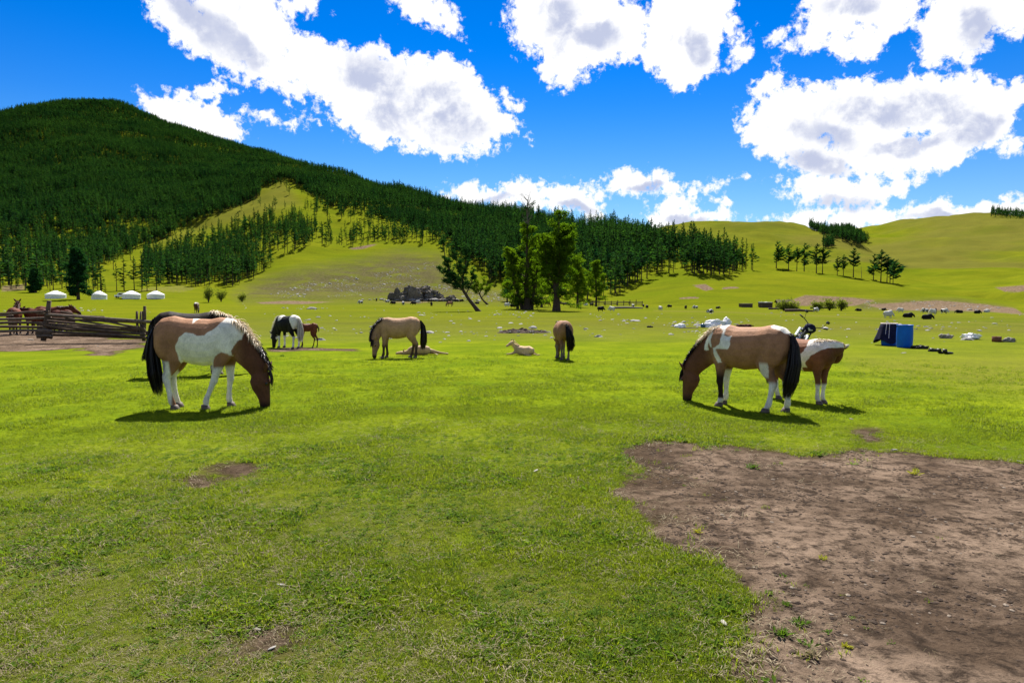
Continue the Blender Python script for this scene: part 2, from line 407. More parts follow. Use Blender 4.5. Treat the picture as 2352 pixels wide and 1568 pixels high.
SMALL = [gp(p) for p in (
    [(600, 805), (640, 799), (700, 798), (830, 801), (820, 806), (700, 805), (640, 808)],
    [(515, 1085), (540, 1070), (580, 1065), (600, 1078), (575, 1095), (530, 1098)],
    [(420, 1105), (460, 1098), (500, 1108), (490, 1122), (450, 1118)],
    [(90, 1222), (120, 1212), (148, 1220), (130, 1232)],
    [(1640, 962), (1665, 958), (1690, 964), (1660, 970)],
    [(1955, 988), (1990, 985), (2030, 1005), (2010, 1025), (1975, 1015)],
    [(560, 1450), (640, 1430), (680, 1460), (640, 1510), (560, 1520), (540, 1480)])]
def build_ground():
    azs = np.concatenate([np.radians(np.arange(-180, -50, 5)), np.radians(np.arange(-50, 50.01, .2)), np.radians(np.arange(55, 180, 5))])
    rs = np.concatenate([[.35, .7], np.exp(np.linspace(math.log(1.15), math.log(7000), 585))])
    na, nr = len(azs), len(rs)
    A, RR = np.meshgrid(azs, rs, indexing='ij')
    X, Y = RR * np.sin(A), RR * np.cos(A); Z = height(X, Y)
    px, py = project(X, np.maximum(Y, .05), Z)
    front = np.abs(A) < 1.0
    nz = fbm(X / .9, Y / .9, 51, 4) * .9 + fbm(X / .17, Y / .17, 61, 3) * .22
    dirt = np.full(X.shape, -3.)
    near = (RR < 60)
    dn = sdist(X[near], Y[near], DIRT); dn = dn + nz[near] * .55
    for p in [CORRAL] + SMALL:
        w = 1.0 if p is CORRAL else .35
        dn = np.maximum(dn, sdist(X[near], Y[near], p) + nz[near] * w)
    dirt[near] = dn
    # eroded banks and stony slopes, farther off
    def soft(poly, w): return np.where(front & (RR > 60), np.clip(sdist(px, py, poly) / w + .5, 0, 1), 0)
    n2 = fbm(X / 22, Y / 22, 71, 4)
    bare = np.maximum.reduce([
        soft([(1815, 690), (1850, 678), (1960, 684), (2010, 690), (1960, 702), (1830, 702)], 10) * 1.1,
        soft([(1990, 700), (2150, 690), (2250, 698), (2330, 708), (2352, 722), (2280, 716), (2160, 712), (2040, 712)], 10) * 1.1,
        soft([(1590, 655), (1620, 652), (1640, 664), (1620, 668)], 6), soft([(2285, 660), (2352, 655), (2400, 668), (2310, 670)], 8),
        soft([(310, 662), (340, 655), (420, 650), (470, 662), (420, 676), (320, 674)], 14) * .42,
        soft([(800, 571), (850, 562), (872, 560), (830, 573)], 4), soft([(1560, 683), (1600, 681), (1606, 685), (1562, 687)], 3), soft([(1655, 660), (1690, 658), (1700, 662), (1660, 664)], 3), soft([(0, 655), (60, 650), (60, 668), (0, 672)], 8) * .6,
        soft([(585, 694), (660, 690), (770, 693), (700, 699), (600, 698)], 4) * .8, soft([(860, 693), (1000, 692), (960, 697)], 4) * .8])
    rock = np.maximum.reduce([
        soft([(540, 676), (600, 645), (690, 620), (800, 605), (920, 580), (1010, 590), (1040, 640), (1180, 680), (1160, 692), (900, 688), (560, 690)], 40),
        soft([(1950, 690), (2200, 686), (2330, 708), (2200, 718), (1980, 714)], 14) * .8,
        np.where(front & (RR > 30) & (RR < 250), np.clip(1 - np.abs(py - 752) / 60, 0, 1) * .35 * (px > 500), 0)])
    dry = np.maximum.reduce([
        np.where(front & (RR > 60), np.clip(sdist(px, py, [(650, 410), (600, 440), (470, 505), (330, 570), (420, 545), (560, 505), (690, 470)]) / 25 + .5, 0, 1), 0) * .6,
        np.where(RR > 900, .75, 0) * (px > 1500) * np.clip((fbm(X / 260, Y / 260, 81, 3)) * 2.5 + .4, 0, 1),
        soft([(1500, 560), (1560, 500), (1950, 520), (1900, 570), (1750, 560)], 30) * .35, soft([(2100, 540), (2200, 480), (2400, 480), (2400, 560)], 50) * .45,
        np.where(near, np.clip(fbm(X / 1.7, Y / 1.7, 91, 4) * 1.6 + .15, 0, 1) * np.clip((8 - RR) / 5, .12, 1), 0),
        np.where(front & (RR > 9), np.clip(sdist(px, py, [(1900, 800), (2400, 790), (2400, 930), (2150, 900), (1950, 860)]) / 60 + .3, 0, 1) * .8, 0),
        np.where(front & (RR > 14), np.clip(1 - np.abs(py - 765) / 35, 0, 1) * .35, 0)])
    track = np.where(front & (RR > 40) & (RR < 250), np.clip(1 - np.abs(py - np.interp(px, [1380, 1650, 1900, 2100, 2250, 2352], [712, 716, 726, 736, 741, 744])) / 2.2, 0, 1) * (px > 1500), 0) * 1.0
    dry = np.clip(np.maximum(dry, track), 0, 1)
    idx = np.arange(na * nr).reshape(na, nr)
    V = np.stack([X, Y, Z], -1).reshape(-1, 3)
    a = idx; b = np.roll(idx, -1, 0)
    quads = np.stack([a[:, :-1], a[:, 1:], b[:, 1:], b[:, :-1]], -1)
    js = int(np.searchsorted(rs, 296))
    m = ground_material()
    for nm, q, ring in (('ground', quads[:, :js], slice(0, js + 1)), ('hills', quads[:, js:], slice(js, nr))):
        ids = idx[:, ring].ravel(); remap = np.full(na * nr + 1, -1); remap[ids] = np.arange(len(ids))
        f = remap[q.reshape(-1, 4)]
        vv = V[ids]; extra = []
        o = mesh_obj(nm, vv, f, m, smooth=True)
        for k, arr in (('dirt', dirt), ('bare', bare), ('rock', rock), ('dry', dry)): fattr(o, k, arr.ravel()[ids])
        tag(o, kind='structure')
        if nm == 'hills': o['label'] = 'green hills and forested mountain slope rising behind the pasture'
        else: o['label'] = 'cropped green pasture with a bare brown dirt patch'
def ground_material():
    m, t, b = new_mat("turf"); g = t.node('ShaderNodeNewGeometry'); P = g.outputs['Position']
    dirt, bare, rock, dry = (t.attr(k) for k in ('dirt', 'bare', 'rock', 'dry'))
    n1 = t.noise(P, .45, 4, .6); n2 = t.noise(P, 5, 5, .65); n3 = t.noise(P, 60, 4, .7); n4 = t.noise(P, .02, 4, .6)
    green = t.mix(t.remap(n1, .35, .65), (.092, .138, .006), (.172, .212, .008))
    green = t.mix(t.math('MULTIPLY', t.remap(n2, .45, .75), .55), green, (.045, .095, .010))
    green = t.mix(t.math('MULTIPLY', t.remap(n3, .5, .8), .6), green, (.028, .05, .008))
    farg = t.mix(t.remap(n4, .35, .65), (.088, .110, .005), (.128, .134, .007))
    dist = t.vmath('LENGTH', P); farf = t.remap(dist, 14, 60, 0, .85)
    n5 = t.noise(t.mapping(P, sc=(.35, 1, 1)), .11, 5, .65); n6 = t.noise(P, 1.3, 6, .7)
    farg = t.mix(t.math('MULTIPLY', t.remap(n5, .46, .68), .65), farg, (.066, .078, .006))
    farg = t.mix(t.math('MULTIPLY', t.remap(n6, .50, .75), .55), farg, (.046, .062, .006))
    green = t.mix(farf, green, farg)
    nearf = t.math('MULTIPLY', t.remap(dist, 10, 4), t.remap(n6, .30, .46))
    thatch_shade = t.mix(t.remap(n3, .35, .65), (.020, .016, .009), (.080, .062, .032)); thatch_shade = t.mix(t.remap(n2, .30, .5, .4, 0), thatch_shade, (.040, .058, .008))  # brown thatch, its colour darkened to stand in for shade between tufts
    green = t.mix(t.math('MULTIPLY', nearf, .65), green, thatch_shade)
    straw = t.mix(n2, (.155, .135, .030), (.105, .110, .018))
    straw = t.mix(t.remap(dist, 300, 900, 0, .8), straw, (.100, .078, .026))
    dryf = t.math('MULTIPLY', t.math('MULTIPLY', dry, t.remap(dist, 4, 11, .15, 1.)), t.remap(n2, .25, .7, .35, 1.0))
    green = t.mix(dryf, green, straw)
    # soil: pale trodden crust over dark damp crumbs and dung
    s1 = t.noise(P, 1.1, 6, .65, .4); s2 = t.noise(P, 8, 8, .75, .3); s3 = t.noise(P, 45, 5, .75)
    soil = t.mix(t.remap(s1, .38, .62), (.088, .061, .042), (.26, .188, .135))
    soil = t.mix(t.math('MULTIPLY', t.remap(s2, .46, .60), .9), soil, (.034, .025, .019))
    s4 = t.noise(P, .55, 5, .7, .6); soil = t.mix(t.math('MULTIPLY', t.remap(s4, .50, .66), .6), soil, (.038, .027, .019))
    soil = t.mix(t.math('MULTIPLY', t.remap(s3, .55, .72), .7), soil, (.020, .015, .011))
    soil = t.mix(t.math('MULTIPLY', t.remap(s3, .40, .25), .45), soil, (.32, .25, .19))
    edge = t.math('ADD', dirt, t.math('MULTIPLY', t.math('SUBTRACT', n2, .5), .35))
    df = t.remap(t.math('ADD', edge, t.math('MULTIPLY', t.math('SUBTRACT', s3, .5), .5)), -.06, .12, 0, 1, True)
    col = t.mix(df, green, soil)
    rim = t.math('MULTIPLY', t.remap(edge, -.25, 0), t.remap(edge, .5, .1))
    col = t.mix(t.math('MULTIPLY', rim, .55), col, (.05, .035, .02))
    # stony scree and raw banks far off
    r1 = t.noise(t.mapping(P, sc=(1, 1, 2)), .8, 6, .75); r2 = t.noise(P, .09, 4, .6)
    scree = t.mix(t.remap(r1, .40, .62), (.044, .042, .018), (.105, .090, .042))
    scree = t.mix(t.remap(r1, .63, .72), scree, (.20, .175, .13))
    col = t.mix(t.math('MULTIPLY', rock, t.remap(t.math('ADD', r2, t.math('MULTIPLY', r1, .5)), .50, .80, .15, .97)), col, scree)
    bank = t.mix(t.remap(r1, .35, .65), (.060, .042, .026), (.20, .145, .095))
    col = t.mix(t.remap(t.math('ADD', bare, t.math('MULTIPLY', t.math('SUBTRACT', r1, .5), .8)), .35, .65), col, bank)
    t.l.new(col, b.inputs['Base Color']); b.inputs['Roughness'].default_value = .95; b.inputs['Specular IOR Level'].default_value = .0
    h = t.math('ADD', t.math('MULTIPLY', n6, 2.2), t.math('ADD', t.math('MULTIPLY', n2, .9), t.math('MULTIPLY', n3, .35)))
    hs_ = t.math('ADD', t.math('MULTIPLY', s2, 1.6), t.math('ADD', t.math('MULTIPLY', s3, .5), t.math('MULTIPLY', s1, 2.)))
    hm = t.node('ShaderNodeMix', data_type='FLOAT'); t.l.new(df, hm.inputs[0]); t.l.new(h, hm.inputs[2]); t.l.new(hs_, hm.inputs[3])
    bn = t.node('ShaderNodeBump'); bn.inputs['Strength'].default_value = .75; bn.inputs['Distance'].default_value = .045
    t.l.new(hm.outputs[0], bn.inputs['Height']); t.l.new(bn.outputs[0], b.inputs['Normal'])
    return m
build_ground()

# ------------------------------------------------------------------ conifers
def leaf_mat(name, c1, c2, trans=.35, tint=(1.3, 1.4, .45), objvar=True):
    m, t, b = new_mat(name); oi = t.node('ShaderNodeObjectInfo'); g = t.node('ShaderNodeNewGeometry')
    n = t.noise(g.outputs['Position'], .9, 3, .6)
    f = t.math('ADD', t.math('MULTIPLY', oi.outputs['Random'], .6), t.math('MULTIPLY', n, .5), clamp=True)
    big = t.noise(g.outputs['Position'], .016, 3, .6); f = t.math('ADD', f, t.remap(big, .35, .65, -.35, .25), clamp=True)
    col = t.mix(f, c1, c2)
    t.l.new(col, b.inputs['Base Color']); b.inputs['Roughness'].default_value = .9; b.inputs['Specular IOR Level'].default_value = .0
    tr = t.node('ShaderNodeBsdfTranslucent'); t.l.new(t.mix(1.0, col, tint, 'MULTIPLY'), tr.inputs[0])
    mx = t.node('ShaderNodeMixShader'); mx.inputs[0].default_value = trans
    t.l.new(b.outputs[0], mx.inputs[1]); t.l.new(tr.outputs[0], mx.inputs[2])
    t.l.new(mx.outputs[0], t.n['Material Output'].inputs[0]); return m
M_NEEDLE = leaf_mat("needles", (.008, .040, .018), (.040, .100, .026), .34)
M_LARCH = leaf_mat("larch needles", (.065, .120, .009), (.130, .190, .013), .60)
M_WILLOW = leaf_mat("willow leaves", (.11, .14, .028), (.17, .19, .045), .45)
M_BARK = simple_mat("bark", (.060, .043, .032), .95, .5, 6, .1, .6)
M_DEADWOOD = simple_mat("dead wood", (.13, .11, .095), .9, .35, 8, .1, .3)

def conifer(seed, H=15., width=.17, base=.2, nb=46, tri=7, droop=.25, thick=.012, gaps=.15, wind=0.):
    """trunk MB and crown arrays: boughs in uneven whorls, each a spray of small blades"""
    r = random.Random(seed); tr = MB()
    bend = [r.uniform(-.02, .02) * H for _ in range(4)]
    pts = [(bend[0] * .3 * k, bend[1] * .3 * k, H * z) for k, z in ((0, -.03), (.3, .2), (1, .5), (.5, .8), (.1, .99))]
    tr.tube(pts, [H * thick * 1.35, H * thick, H * thick * .72, H * thick * .38, H * .001], 6, False)
    v = []; f = []
    skew = r.uniform(0, 6.28)
    for i in range(nb):
        t = base + (1 - base) * ((i + r.random()) / nb) ** .9
        if r.random() < gaps: continue
        env = (1 - t) ** .75 * (1 - .45 * math.exp(-((t - base) / .10) ** 2)) + .02
        L = H * width * env * r.uniform(.6, 1.25) * 1.25
        a = r.uniform(0, 6.28318); L *= 1 + .25 * math.cos(a - skew) + wind * math.cos(a)
        dx, dy = math.cos(a), math.sin(a); z0 = H * t
        dr = droop * r.uniform(.3, 1.5) - (.55 * t)
        k = max(3, int(tri * (.6 + .6 * env)))
        for j in range(k):
            s = (j + .6) / k; c = Vector((dx * L * s, dy * L * s, z0 - L * dr * s + L * .25 * s * s))
            ln = (.27 * L + H * .022) * r.uniform(.7, 1.35); wd = ln * r.uniform(.35, .62)
            sa = a + (1 if j % 2 else -1) * r.uniform(.2, 1.1); tip = c + Vector((math.cos(sa) * ln, math.sin(sa) * ln, r.uniform(-.35, .35) * ln))
            sd_ = Vector((-math.sin(sa), math.cos(sa), r.uniform(-.9, .9))).normalized() * wd
            back = c - Vector((dx, dy, 0)) * ln * .5
            o = len(v); v += [back, c + sd_, tip, c - sd_]; f.append((o, o + 1, o + 2)); f.append((o, o + 2, o + 3))
    # leader
    for j in range(4):
        a = r.uniform(0, 6.28); c = Vector((0, 0, H * (.93 + .02 * j))); o = len(v)
        v += [c, c + Vector((math.cos(a), math.sin(a), .5)) * H * .022, c + Vector((0, 0, H * .05))]; f.append((o, o + 1, o + 2))
    return tr, v, f

def inst_nodes(name, points, variants, mats_unused=None, kind_label=None):
    """one stuff object: its vertices carry rotation, size and variant, geometry nodes set the plants on them"""
    P = np.array([p[:3] for p in points], np.float32); 
    o = mesh_obj(name, P, [])
    rot = np.array([p[3] for p in points], np.float32); sc = np.array([p[4] for p in points], np.float32); vi = np.array([p[5] for p in points], np.int32)
    tilt = np.array([p[6] if len(p) > 6 else 0 for p in points], np.float32)
    fattr(o, 'rz', rot); fattr(o, 'sc', sc); fattr(o, 'tl', tilt)
    a = o.data.attributes.new('vi', 'INT', 'POINT'); a.data.foreach_set('value', vi)
    ng = bpy.data.node_groups.new(name + " scatter", 'GeometryNodeTree')
    ng.interface.new_socket('Geometry', in_out='INPUT', socket_type='NodeSocketGeometry'); ng.interface.new_socket('Geometry', in_out='OUTPUT', socket_type='NodeSocketGeometry')
    n = ng.nodes; l = ng.links
    gi = n.new('NodeGroupInput'); go = n.new('NodeGroupOutput'); jn = n.new('GeometryNodeJoinGeometry')
    def na(nm, dt='FLOAT'):
        q = n.new('GeometryNodeInputNamedAttribute'); q.data_type = dt; q.inputs[0].default_value = nm; return q.outputs[0]
    cx = n.new('ShaderNodeCombineXYZ'); l.new(na('tl'), cx.inputs[0]); l.new(na('rz'), cx.inputs[2])
    for k, src in enumerate(variants):
        cmp = n.new('FunctionNodeCompare'); cmp.data_type = 'INT'; cmp.operation = 'EQUAL'
        l.new(na('vi', 'INT'), cmp.inputs['A'] if False else cmp.inputs[2]); cmp.inputs[3].default_value = k
        oi = n.new('GeometryNodeObjectInfo'); oi.inputs['Object'].default_value = src; oi.inputs['As Instance'].default_value = True
        ip = n.new('GeometryNodeInstanceOnPoints')
        l.new(gi.outputs[0], ip.inputs['Points']); l.new(cmp.outputs[0], ip.inputs['Selection']); l.new(oi.outputs['Geometry'], ip.inputs['Instance'])
        l.new(cx.outputs[0], ip.inputs['Rotation']); l.new(na('sc'), ip.inputs['Scale'])
        l.new(ip.outputs[0], jn.inputs[0])
    l.new(jn.outputs[0], go.inputs[0])
    md = o.modifiers.new('scatter', 'NODES'); md.node_group = ng
    tag(o, kind='stuff'); return o

CONIFERS = []                            # (trunk mesh, crown mesh, joined unlinked object, height)
for i, kw in enumerate([dict(H=15, width=.155, base=.16), dict(H=15, width=.13, base=.28, nb=40), dict(H=15, width=.19, base=.22, nb=52, gaps=.25),
                        dict(H=15, width=.15, base=.38, nb=38, droop=.1), dict(H=15, width=.21, base=.3, nb=46, gaps=.3, droop=.05), dict(H=15, width=.12, base=.1, nb=44)]):
    tr, v, f = conifer(100 + i, **kw)
    to = tr.build('trunk', M_BARK, None, True, False); co = mesh_obj('crown', v, f, M_NEEDLE, link=False)
    n0 = len(tr.v); jv = tr.v + [tuple(p) for p in v]; jf = tr.f + [tuple(x + n0 for x in q) for q in f]
    jo = mesh_obj('conifer', jv, jf, mats=[M_BARK, M_NEEDLE], midx=[0] * len(tr.f) + [1] * len(f), link=False)
    CONIFERS.append((to.data, co.data, jo, kw['H']))

def lerp_line(px, pts): return np.interp(px, [p[0] for p in pts], [p[1] for p in pts])
def forest_density(px, py, X, Y, r):
    d = np.zeros(px.shape)
    low = lerp_line(px, [(-400, 668), (0, 668), (200, 672), (330, 671), (420, 664), (520, 655), (590, 648), (600, 430)])
    left = (px < 600) & (py < low)
    d = np.where(left, np.interp(py, [200, 470, 520, 600, 640, 670], [1, 1, .62, .32, .22, .12]), d)
    MEADOW = [(668, 418), (640, 428), (560, 470), (470, 508), (400, 540), (330, 568), (270, 600), (200, 655), (300, 668), (330, 640), (345, 590), (430, 560), (490, 540), (580, 508), (660, 480), (720, 475), (700, 440)]
    d = np.where(inpoly(px, py, MEADOW), .008, d)
    MIDCL = [(330, 612), (390, 580), (480, 552), (560, 525), (620, 505), (690, 475), (730, 500), (720, 560), (640, 600), (600, 640), (560, 655), (480, 664), (400, 664), (330, 668)]
    d = np.where(inpoly(px, py, MIDCL), .26, d)
    d = np.where(inpoly(px, py, [(420, 610), (500, 590), (600, 590), (600, 640), (540, 658), (430, 660)]), .5, d)
    right = (px >= 600) & (px < 1775)
    dense_low = lerp_line(px, [(600, 432), (660, 415), (700, 440), (760, 475), (850, 500), (950, 520), (1010, 540), (1080, 600), (1140, 640), (1200, 668), (1330, 690), (1420, 684), (1450, 660), (1510, 636), (1560, 625), (1640, 640), (1700, 622), (1775, 618)])
    sparse_low = dense_low + lerp_line(px, [(600, 0), (690, 30), (720, 100), (800, 85), (860, 60), (1000, 30), (1040, 40), (1140, 20), (1250, 2), (1800, 2)])
    inmead = inpoly(px, py, MEADOW) | inpoly(px, py, MIDCL)
    d = np.where(right & ~inmead & (py < dense_low), np.interp(px, [600, 1000, 1200, 1500, 1640, 1720, 1775], [.8, .7, .55, .6, .4, .16, .06]), d)
    d = np.where(right & ~inmead & (py >= dense_low) & (py < sparse_low), .12, d)
    d = np.where((px >= 1480) & (r > 700), 0, d)
    d = np.where(inpoly(px, py, [(1848, 506), (1885, 505), (1960, 530), (2000, 560), (1965, 566), (1905, 548), (1862, 528)]) & (r > 700), .30, d)
    d = np.where(inpoly(px, py, [(1888, 560), (1915, 558), (1915, 570), (1890, 572)]) & (r > 700), .25, d)
    d = np.where((px > 2276) & (r > 1900) & (r < 2200), .12, d)
    return d
M_ICE = None
def build_forest():
    N = 420000
    az = rng.uniform(-.80, .78, N); r = np.sqrt(rng.uniform(300 ** 2, 2250 ** 2, N))
    X, Y = r * np.sin(az), r * np.cos(az); Z = height(X, Y); px, py = project(X, Y, Z)
    d = forest_density(px, py, X, Y, r)
    clump = np.clip(1 + 2.2 * fbm(X / 35, Y / 35, 131, 3), .05, 1.9); d = np.where(d < .75, d * clump, d)
    keep = rng.random(N) < d * np.clip(.30 + .0 * r, 0, 1) * np.where(r < 620, 2.6, np.where(r < 1000, 2.6, 3.2))
    # hide those behind the crest (cheap visibility test along the ray)
    ki = np.nonzero(keep)[0]
    top = Z[ki] + 14; vis = np.ones(len(ki), bool)
    for s in np.linspace(.25, .97, 26):
        vis &= height(X[ki] * s, Y[ki] * s) < EYE + (top - EYE) * s + .5
    ki = ki[vis]
    h = np.clip(rng.normal(13.2, 3.0, len(ki)), 6, 21) * np.interp(px[ki], [0, 900, 1250, 1480, 1700, 1800], [1, 1, 1.15, 1.35, 1.25, 1.0]) * np.where((px[ki] > 1780), 1.15, 1 - .2 * (r[ki] > 1200))
    small = rng.random(len(ki)) < .16; h = np.where(small, h * rng.uniform(.3, .6, len(ki)), h)
    vi = rng.integers(0, len(CONIFERS), len(ki)); rz = rng.uniform(0, 6.28, len(ki))
    app = h / r[ki]; order = np.argsort(-app)
    # spread neighbours apart among the nearest ones
    solo = []; rest = []; taken = []
    for q in order:
        i = ki[q]; p = (X[i], Y[i])
        if len(solo) < 262:
            if any((p[0] - a) ** 2 + (p[1] - b) ** 2 < 9 for a, b in taken): continue
            taken.append(p); solo.append(q)
        else: rest.append(q)
    for q in solo:
        i = ki[q]; c = CONIFERS[vi[q]]
        P_ = px[i]; hi = 'tall' if h[q] > 19 else ('medium' if h[q] > 15 else 'short'); row = 'in the front row' if r[i] < 345 else ('in the second rows' if r[i] < 400 else 'farther back')
        zone = [(330, 'on the slope behind the white round tents'), (600, 'in the dark stand above the small round bushes'), (1050, 'on the open slope above the stony ground'), (1200, 'behind the leaning dark tree'), (1330, 'behind the two thick-trunked larches'), (1420, 'right of the broad larch'), (1500, 'above the far log fence'), (1600, 'above the lone brown earth scar'), (1700, 'near the right end of the forest edge'), (9999, 'at the last trees of the forest edge')]
        zn = next(z for lim, z in zone if P_ < lim); reg = ('%s dark conifer %s %s' % (hi, row, zn), 'conifers %s' % zn)
        e = empty('conifer_tree', (X[i], Y[i], Z[i] - .1), rz[q], h[q] / c[3], reg[0], 'tree', reg[1])
        for nm, me in (('trunk', c[0]), ('crown', c[1])):
            o = bpy.data.objects.new(nm, me); C.objects.link(o); o.parent = e
    pts = [(X[ki[q]], Y[ki[q]], Z[ki[q]] - .2, rz[q], h[q] / 15., vi[q]) for q in rest]
    o = inst_nodes('forest', pts, [c[2] for c in CONIFERS])
    o['label'] = 'dense dark conifer forest covering the mountainside and ridge'
    print('trees', len(solo), len(pts))
build_forest()

# ------------------------------------------------------------------ animals
def coat_material():
    m, t, b = new_mat("animal coat"); c = t.attr('coat', 'Color'); g = t.node('ShaderNodeTexCoord')
    n = t.noise(g.outputs['Object'], 5, 7, .7); n2 = t.noise(t.mapping(g.outputs['Object'], sc=(1, 1, .3)), 90, 3, .6)
    f = t.math('MULTIPLY', t.remap(n, .3, .7, .70, 1.22), t.remap(n2, .3, .7, .84, 1.12))
    sc = t.node('ShaderNodeVectorMath', operation='SCALE'); t.l.new(c, sc.inputs[0]); t.l.new(f, sc.inputs['Scale'])
    t.l.new(sc.outputs[0], b.inputs['Base Color']); b.inputs['Roughness'].default_value = .7; b.inputs['Specular IOR Level'].default_value = .1
    bn = t.node('ShaderNodeBump'); bn.inputs['Strength'].default_value = .5; bn.inputs['Distance'].default_value = .03
    t.l.new(t.math('ADD', n, t.math('MULTIPLY', n2, .3)), bn.inputs['Height']); t.l.new(bn.outputs[0], b.inputs['Normal'])
    return m
def hair_material():
    m, t, b = new_mat("long hair"); t.l.new(t.attr('coat', 'Color'), b.inputs['Base Color'])
    b.inputs['Roughness'].default_value = .45; b.inputs['Specular IOR Level'].default_value = .4
    tr = t.node('ShaderNodeBsdfTranslucent'); t.l.new(t.attr('coat', 'Color'), tr.inputs[0])
    mx = t.node('ShaderNodeMixShader'); mx.inputs[0].default_value = .3
    t.l.new(b.outputs[0], mx.inputs[1]); t.l.new(tr.outputs[0], mx.inputs[2]); t.l.new(mx.outputs[0], t.n['Material Output'].inputs[0])
    return m
M_COAT = coat_material(); M_HAIR = hair_material()
M_HOOF = simple_mat("hoof horn", (.095, .070, .055), .6, .3, 20)
M_EYE = simple_mat("eye", (.008, .006, .005), .12, .1, 20, .6)
M_HORN = simple_mat("horn", (.12, .105, .085), .5, .3, 10)

YREF = Vector((0, 1, 0))
class Flesh(MB):
    def loft(s, st, n=16, lat=YREF):
        """stations (centre, half dorsal, half lateral); closed at both ends"""
        c = [Vector(q[0]) for q in st]; o = len(s.v); N = len(st)
        for i in range(N):
            T = (c[min(i + 1, N - 1)] - c[max(i - 1, 0)]).normalized()
            v = (lat - T * T.dot(lat)).normalized(); u = T.cross(v)
            for k in range(n):
                th = 2 * math.pi * k / n
                s.v.append(tuple(c[i] + u * (math.cos(th) * st[i][1]) + v * (math.sin(th) * st[i][2])))
        for i in range(N - 1):
            for k in range(n):
                a0 = o + i * n + k; a1 = o + i * n + (k + 1) % n; s.f.append((a0, a0 + n, a1 + n, a1))
        p = len(s.v); s.v += [tuple(c[0]), tuple(c[-1])]
        for k in range(n):
            s.f.append((p, o + k, o + (k + 1) % n)); e = o + (N - 1) * n; s.f.append((p + 1, e + (k + 1) % n, e + k))
    def ball(s, c, r, rot=None, n=14, m=9):
        c = Vector(c); o = len(s.v)
        for i in range(1, m):
            ph = math.pi * i / m
            for k in range(n):
                th = 2 * math.pi * k / n; p = Vector((r[0] * math.sin(ph) * math.cos(th), r[1] * math.sin(ph) * math.sin(th), r[2] * math.cos(ph)))
                if rot: p = rot @ p
                s.v.append(tuple(c + p))
        for i in range(m - 2):
            for k in range(n):
                a0 = o + i * n + k; a1 = o + i * n + (k + 1) % n; s.f.append((a0, a0 + n, a1 + n, a1))
        pz = Vector((0, 0, r[2])); 
        if rot: pz = rot @ pz
        p = len(s.v); s.v += [tuple(c + pz), tuple(c - pz)]
        for k in range(n):
            s.f.append((p, o + k, o + (k + 1) % n)); e = o + (m - 2) * n; s.f.append((p + 1, e + (k + 1) % n, e + k))

PENDING = []
def remesh_later(fl, voxel, smooth, fn):
    o = mesh_obj('raw', fl.v, fl.f)
    m = o.modifiers.new('r', 'REMESH'); m.mode = 'VOXEL'; m.voxel_size = voxel
    m = o.modifiers.new('s', 'SMOOTH'); m.factor = .5; m.iterations = smooth
    PENDING.append((o, fn))
def flush():
    dg = bpy.context.evaluated_depsgraph_get()
    res = [(bpy.data.meshes.new_from_object(o.evaluated_get(dg)), o, fn) for o, fn in PENDING]
    for me, o, fn in res:
        n = len(me.vertices); co = np.empty(n * 3, np.float32); me.vertices.foreach_get('co', co); co = co.reshape(-1, 3)
        fn(co, [tuple(p.vertices) for p in me.polygons]); bpy.data.objects.remove(o); bpy.data.meshes.remove(me)
    PENDING.clear()

def ribbons(strands, width, seed=0):
    """strands: list of (points, colour, width factor) -> vertices, quads, colours"""
    r = random.Random(seed); v = []; f = []; col = []
    for pts, c, wf in strands:
        o = len(v); n = len(pts); side = Vector((r.uniform(-1, 1), r.uniform(-1, 1), r.uniform(-.3, .3))).normalized()
        for i, p in enumerate(pts):
            t = (pts[min(i + 1, n - 1)] - pts[max(i - 1, 0)]).normalized(); sd_ = side - t * side.dot(t)
            if sd_.length < 1e-4: sd_ = t.orthogonal()
            sd_ = sd_.normalized() * width * wf * (1.0 if i == 0 else (1 - (i / (n - 1)) ** 2 * .9))
            v += [p - sd_, p + sd_]; col += [c, c]
            if i: f.append((o + 2 * i - 2, o + 2 * i - 1, o + 2 * i + 1, o + 2 * i))
    return v, f, col
def hair_obj(name, strands, width, parent, seed=0):
    v, f, col = ribbons(strands, width, seed); o = mesh_obj(name, [tuple(p) for p in v], f, M_HAIR, parent); cattr(o, 'coat', np.array(col)); return o

HOOF_ME = None
def hoof(parent, p, yaw=0., s=1.):
    global HOOF_ME
    if HOOF_ME is None:
        mb = MB(); mb.lathe([(.0, 0), (.058, .0), (.056, .015), (.043, .062), (0, .066)], 14)
        mb.v = [(x * 1.12 + (.014 - z * .25), y, z) for x, y, z in mb.v]
        HOOF_ME = mb.build('hoof', M_HOOF, None, True, False).data
    o = bpy.data.objects.new('hoof', HOOF_ME); C.objects.link(o); o.parent = parent; o.location = p; o.rotation_euler = (0, 0, yaw); o.scale = (s, s, s)

GRAZE = dict(neck=[((.36, 0, 1.02), .27, .17), ((.52, 0, .93), .245, .13), ((.68, 0, .79), .205, .108), ((.82, 0, .63), .175, .095), ((.91, 0, .49), .15, .088)],
             head=((.93, 0, .495), (.05, 0, -1), (1, 0, .05)))
GRAZE2 = dict(neck=[((.36, 0, 1.02), .27, .17), ((.54, 0, .94), .25, .13), ((.74, 0, .80), .205, .108), ((.91, 0, .64), .175, .095), ((1.03, 0, .49), .15, .088)],
             head=((1.05, 0, .50), (.06, 0, -1), (1, 0, .06)))
STAND = dict(neck=[((.36, 0, 1.02), .27, .17), ((.52, 0, 1.13), .235, .13), ((.66, 0, 1.27), .185, .10), ((.77, 0, 1.41), .145, .085), ((.84, 0, 1.51), .12, .08)],
             head=((.84, 0, 1.54), (.72, 0, -.69), (.69, 0, .72)))
FRONT0 = [(.40, -.125), (.40, .125)]; HIND0 = [(-.50, -.125), (-.50, .125)]

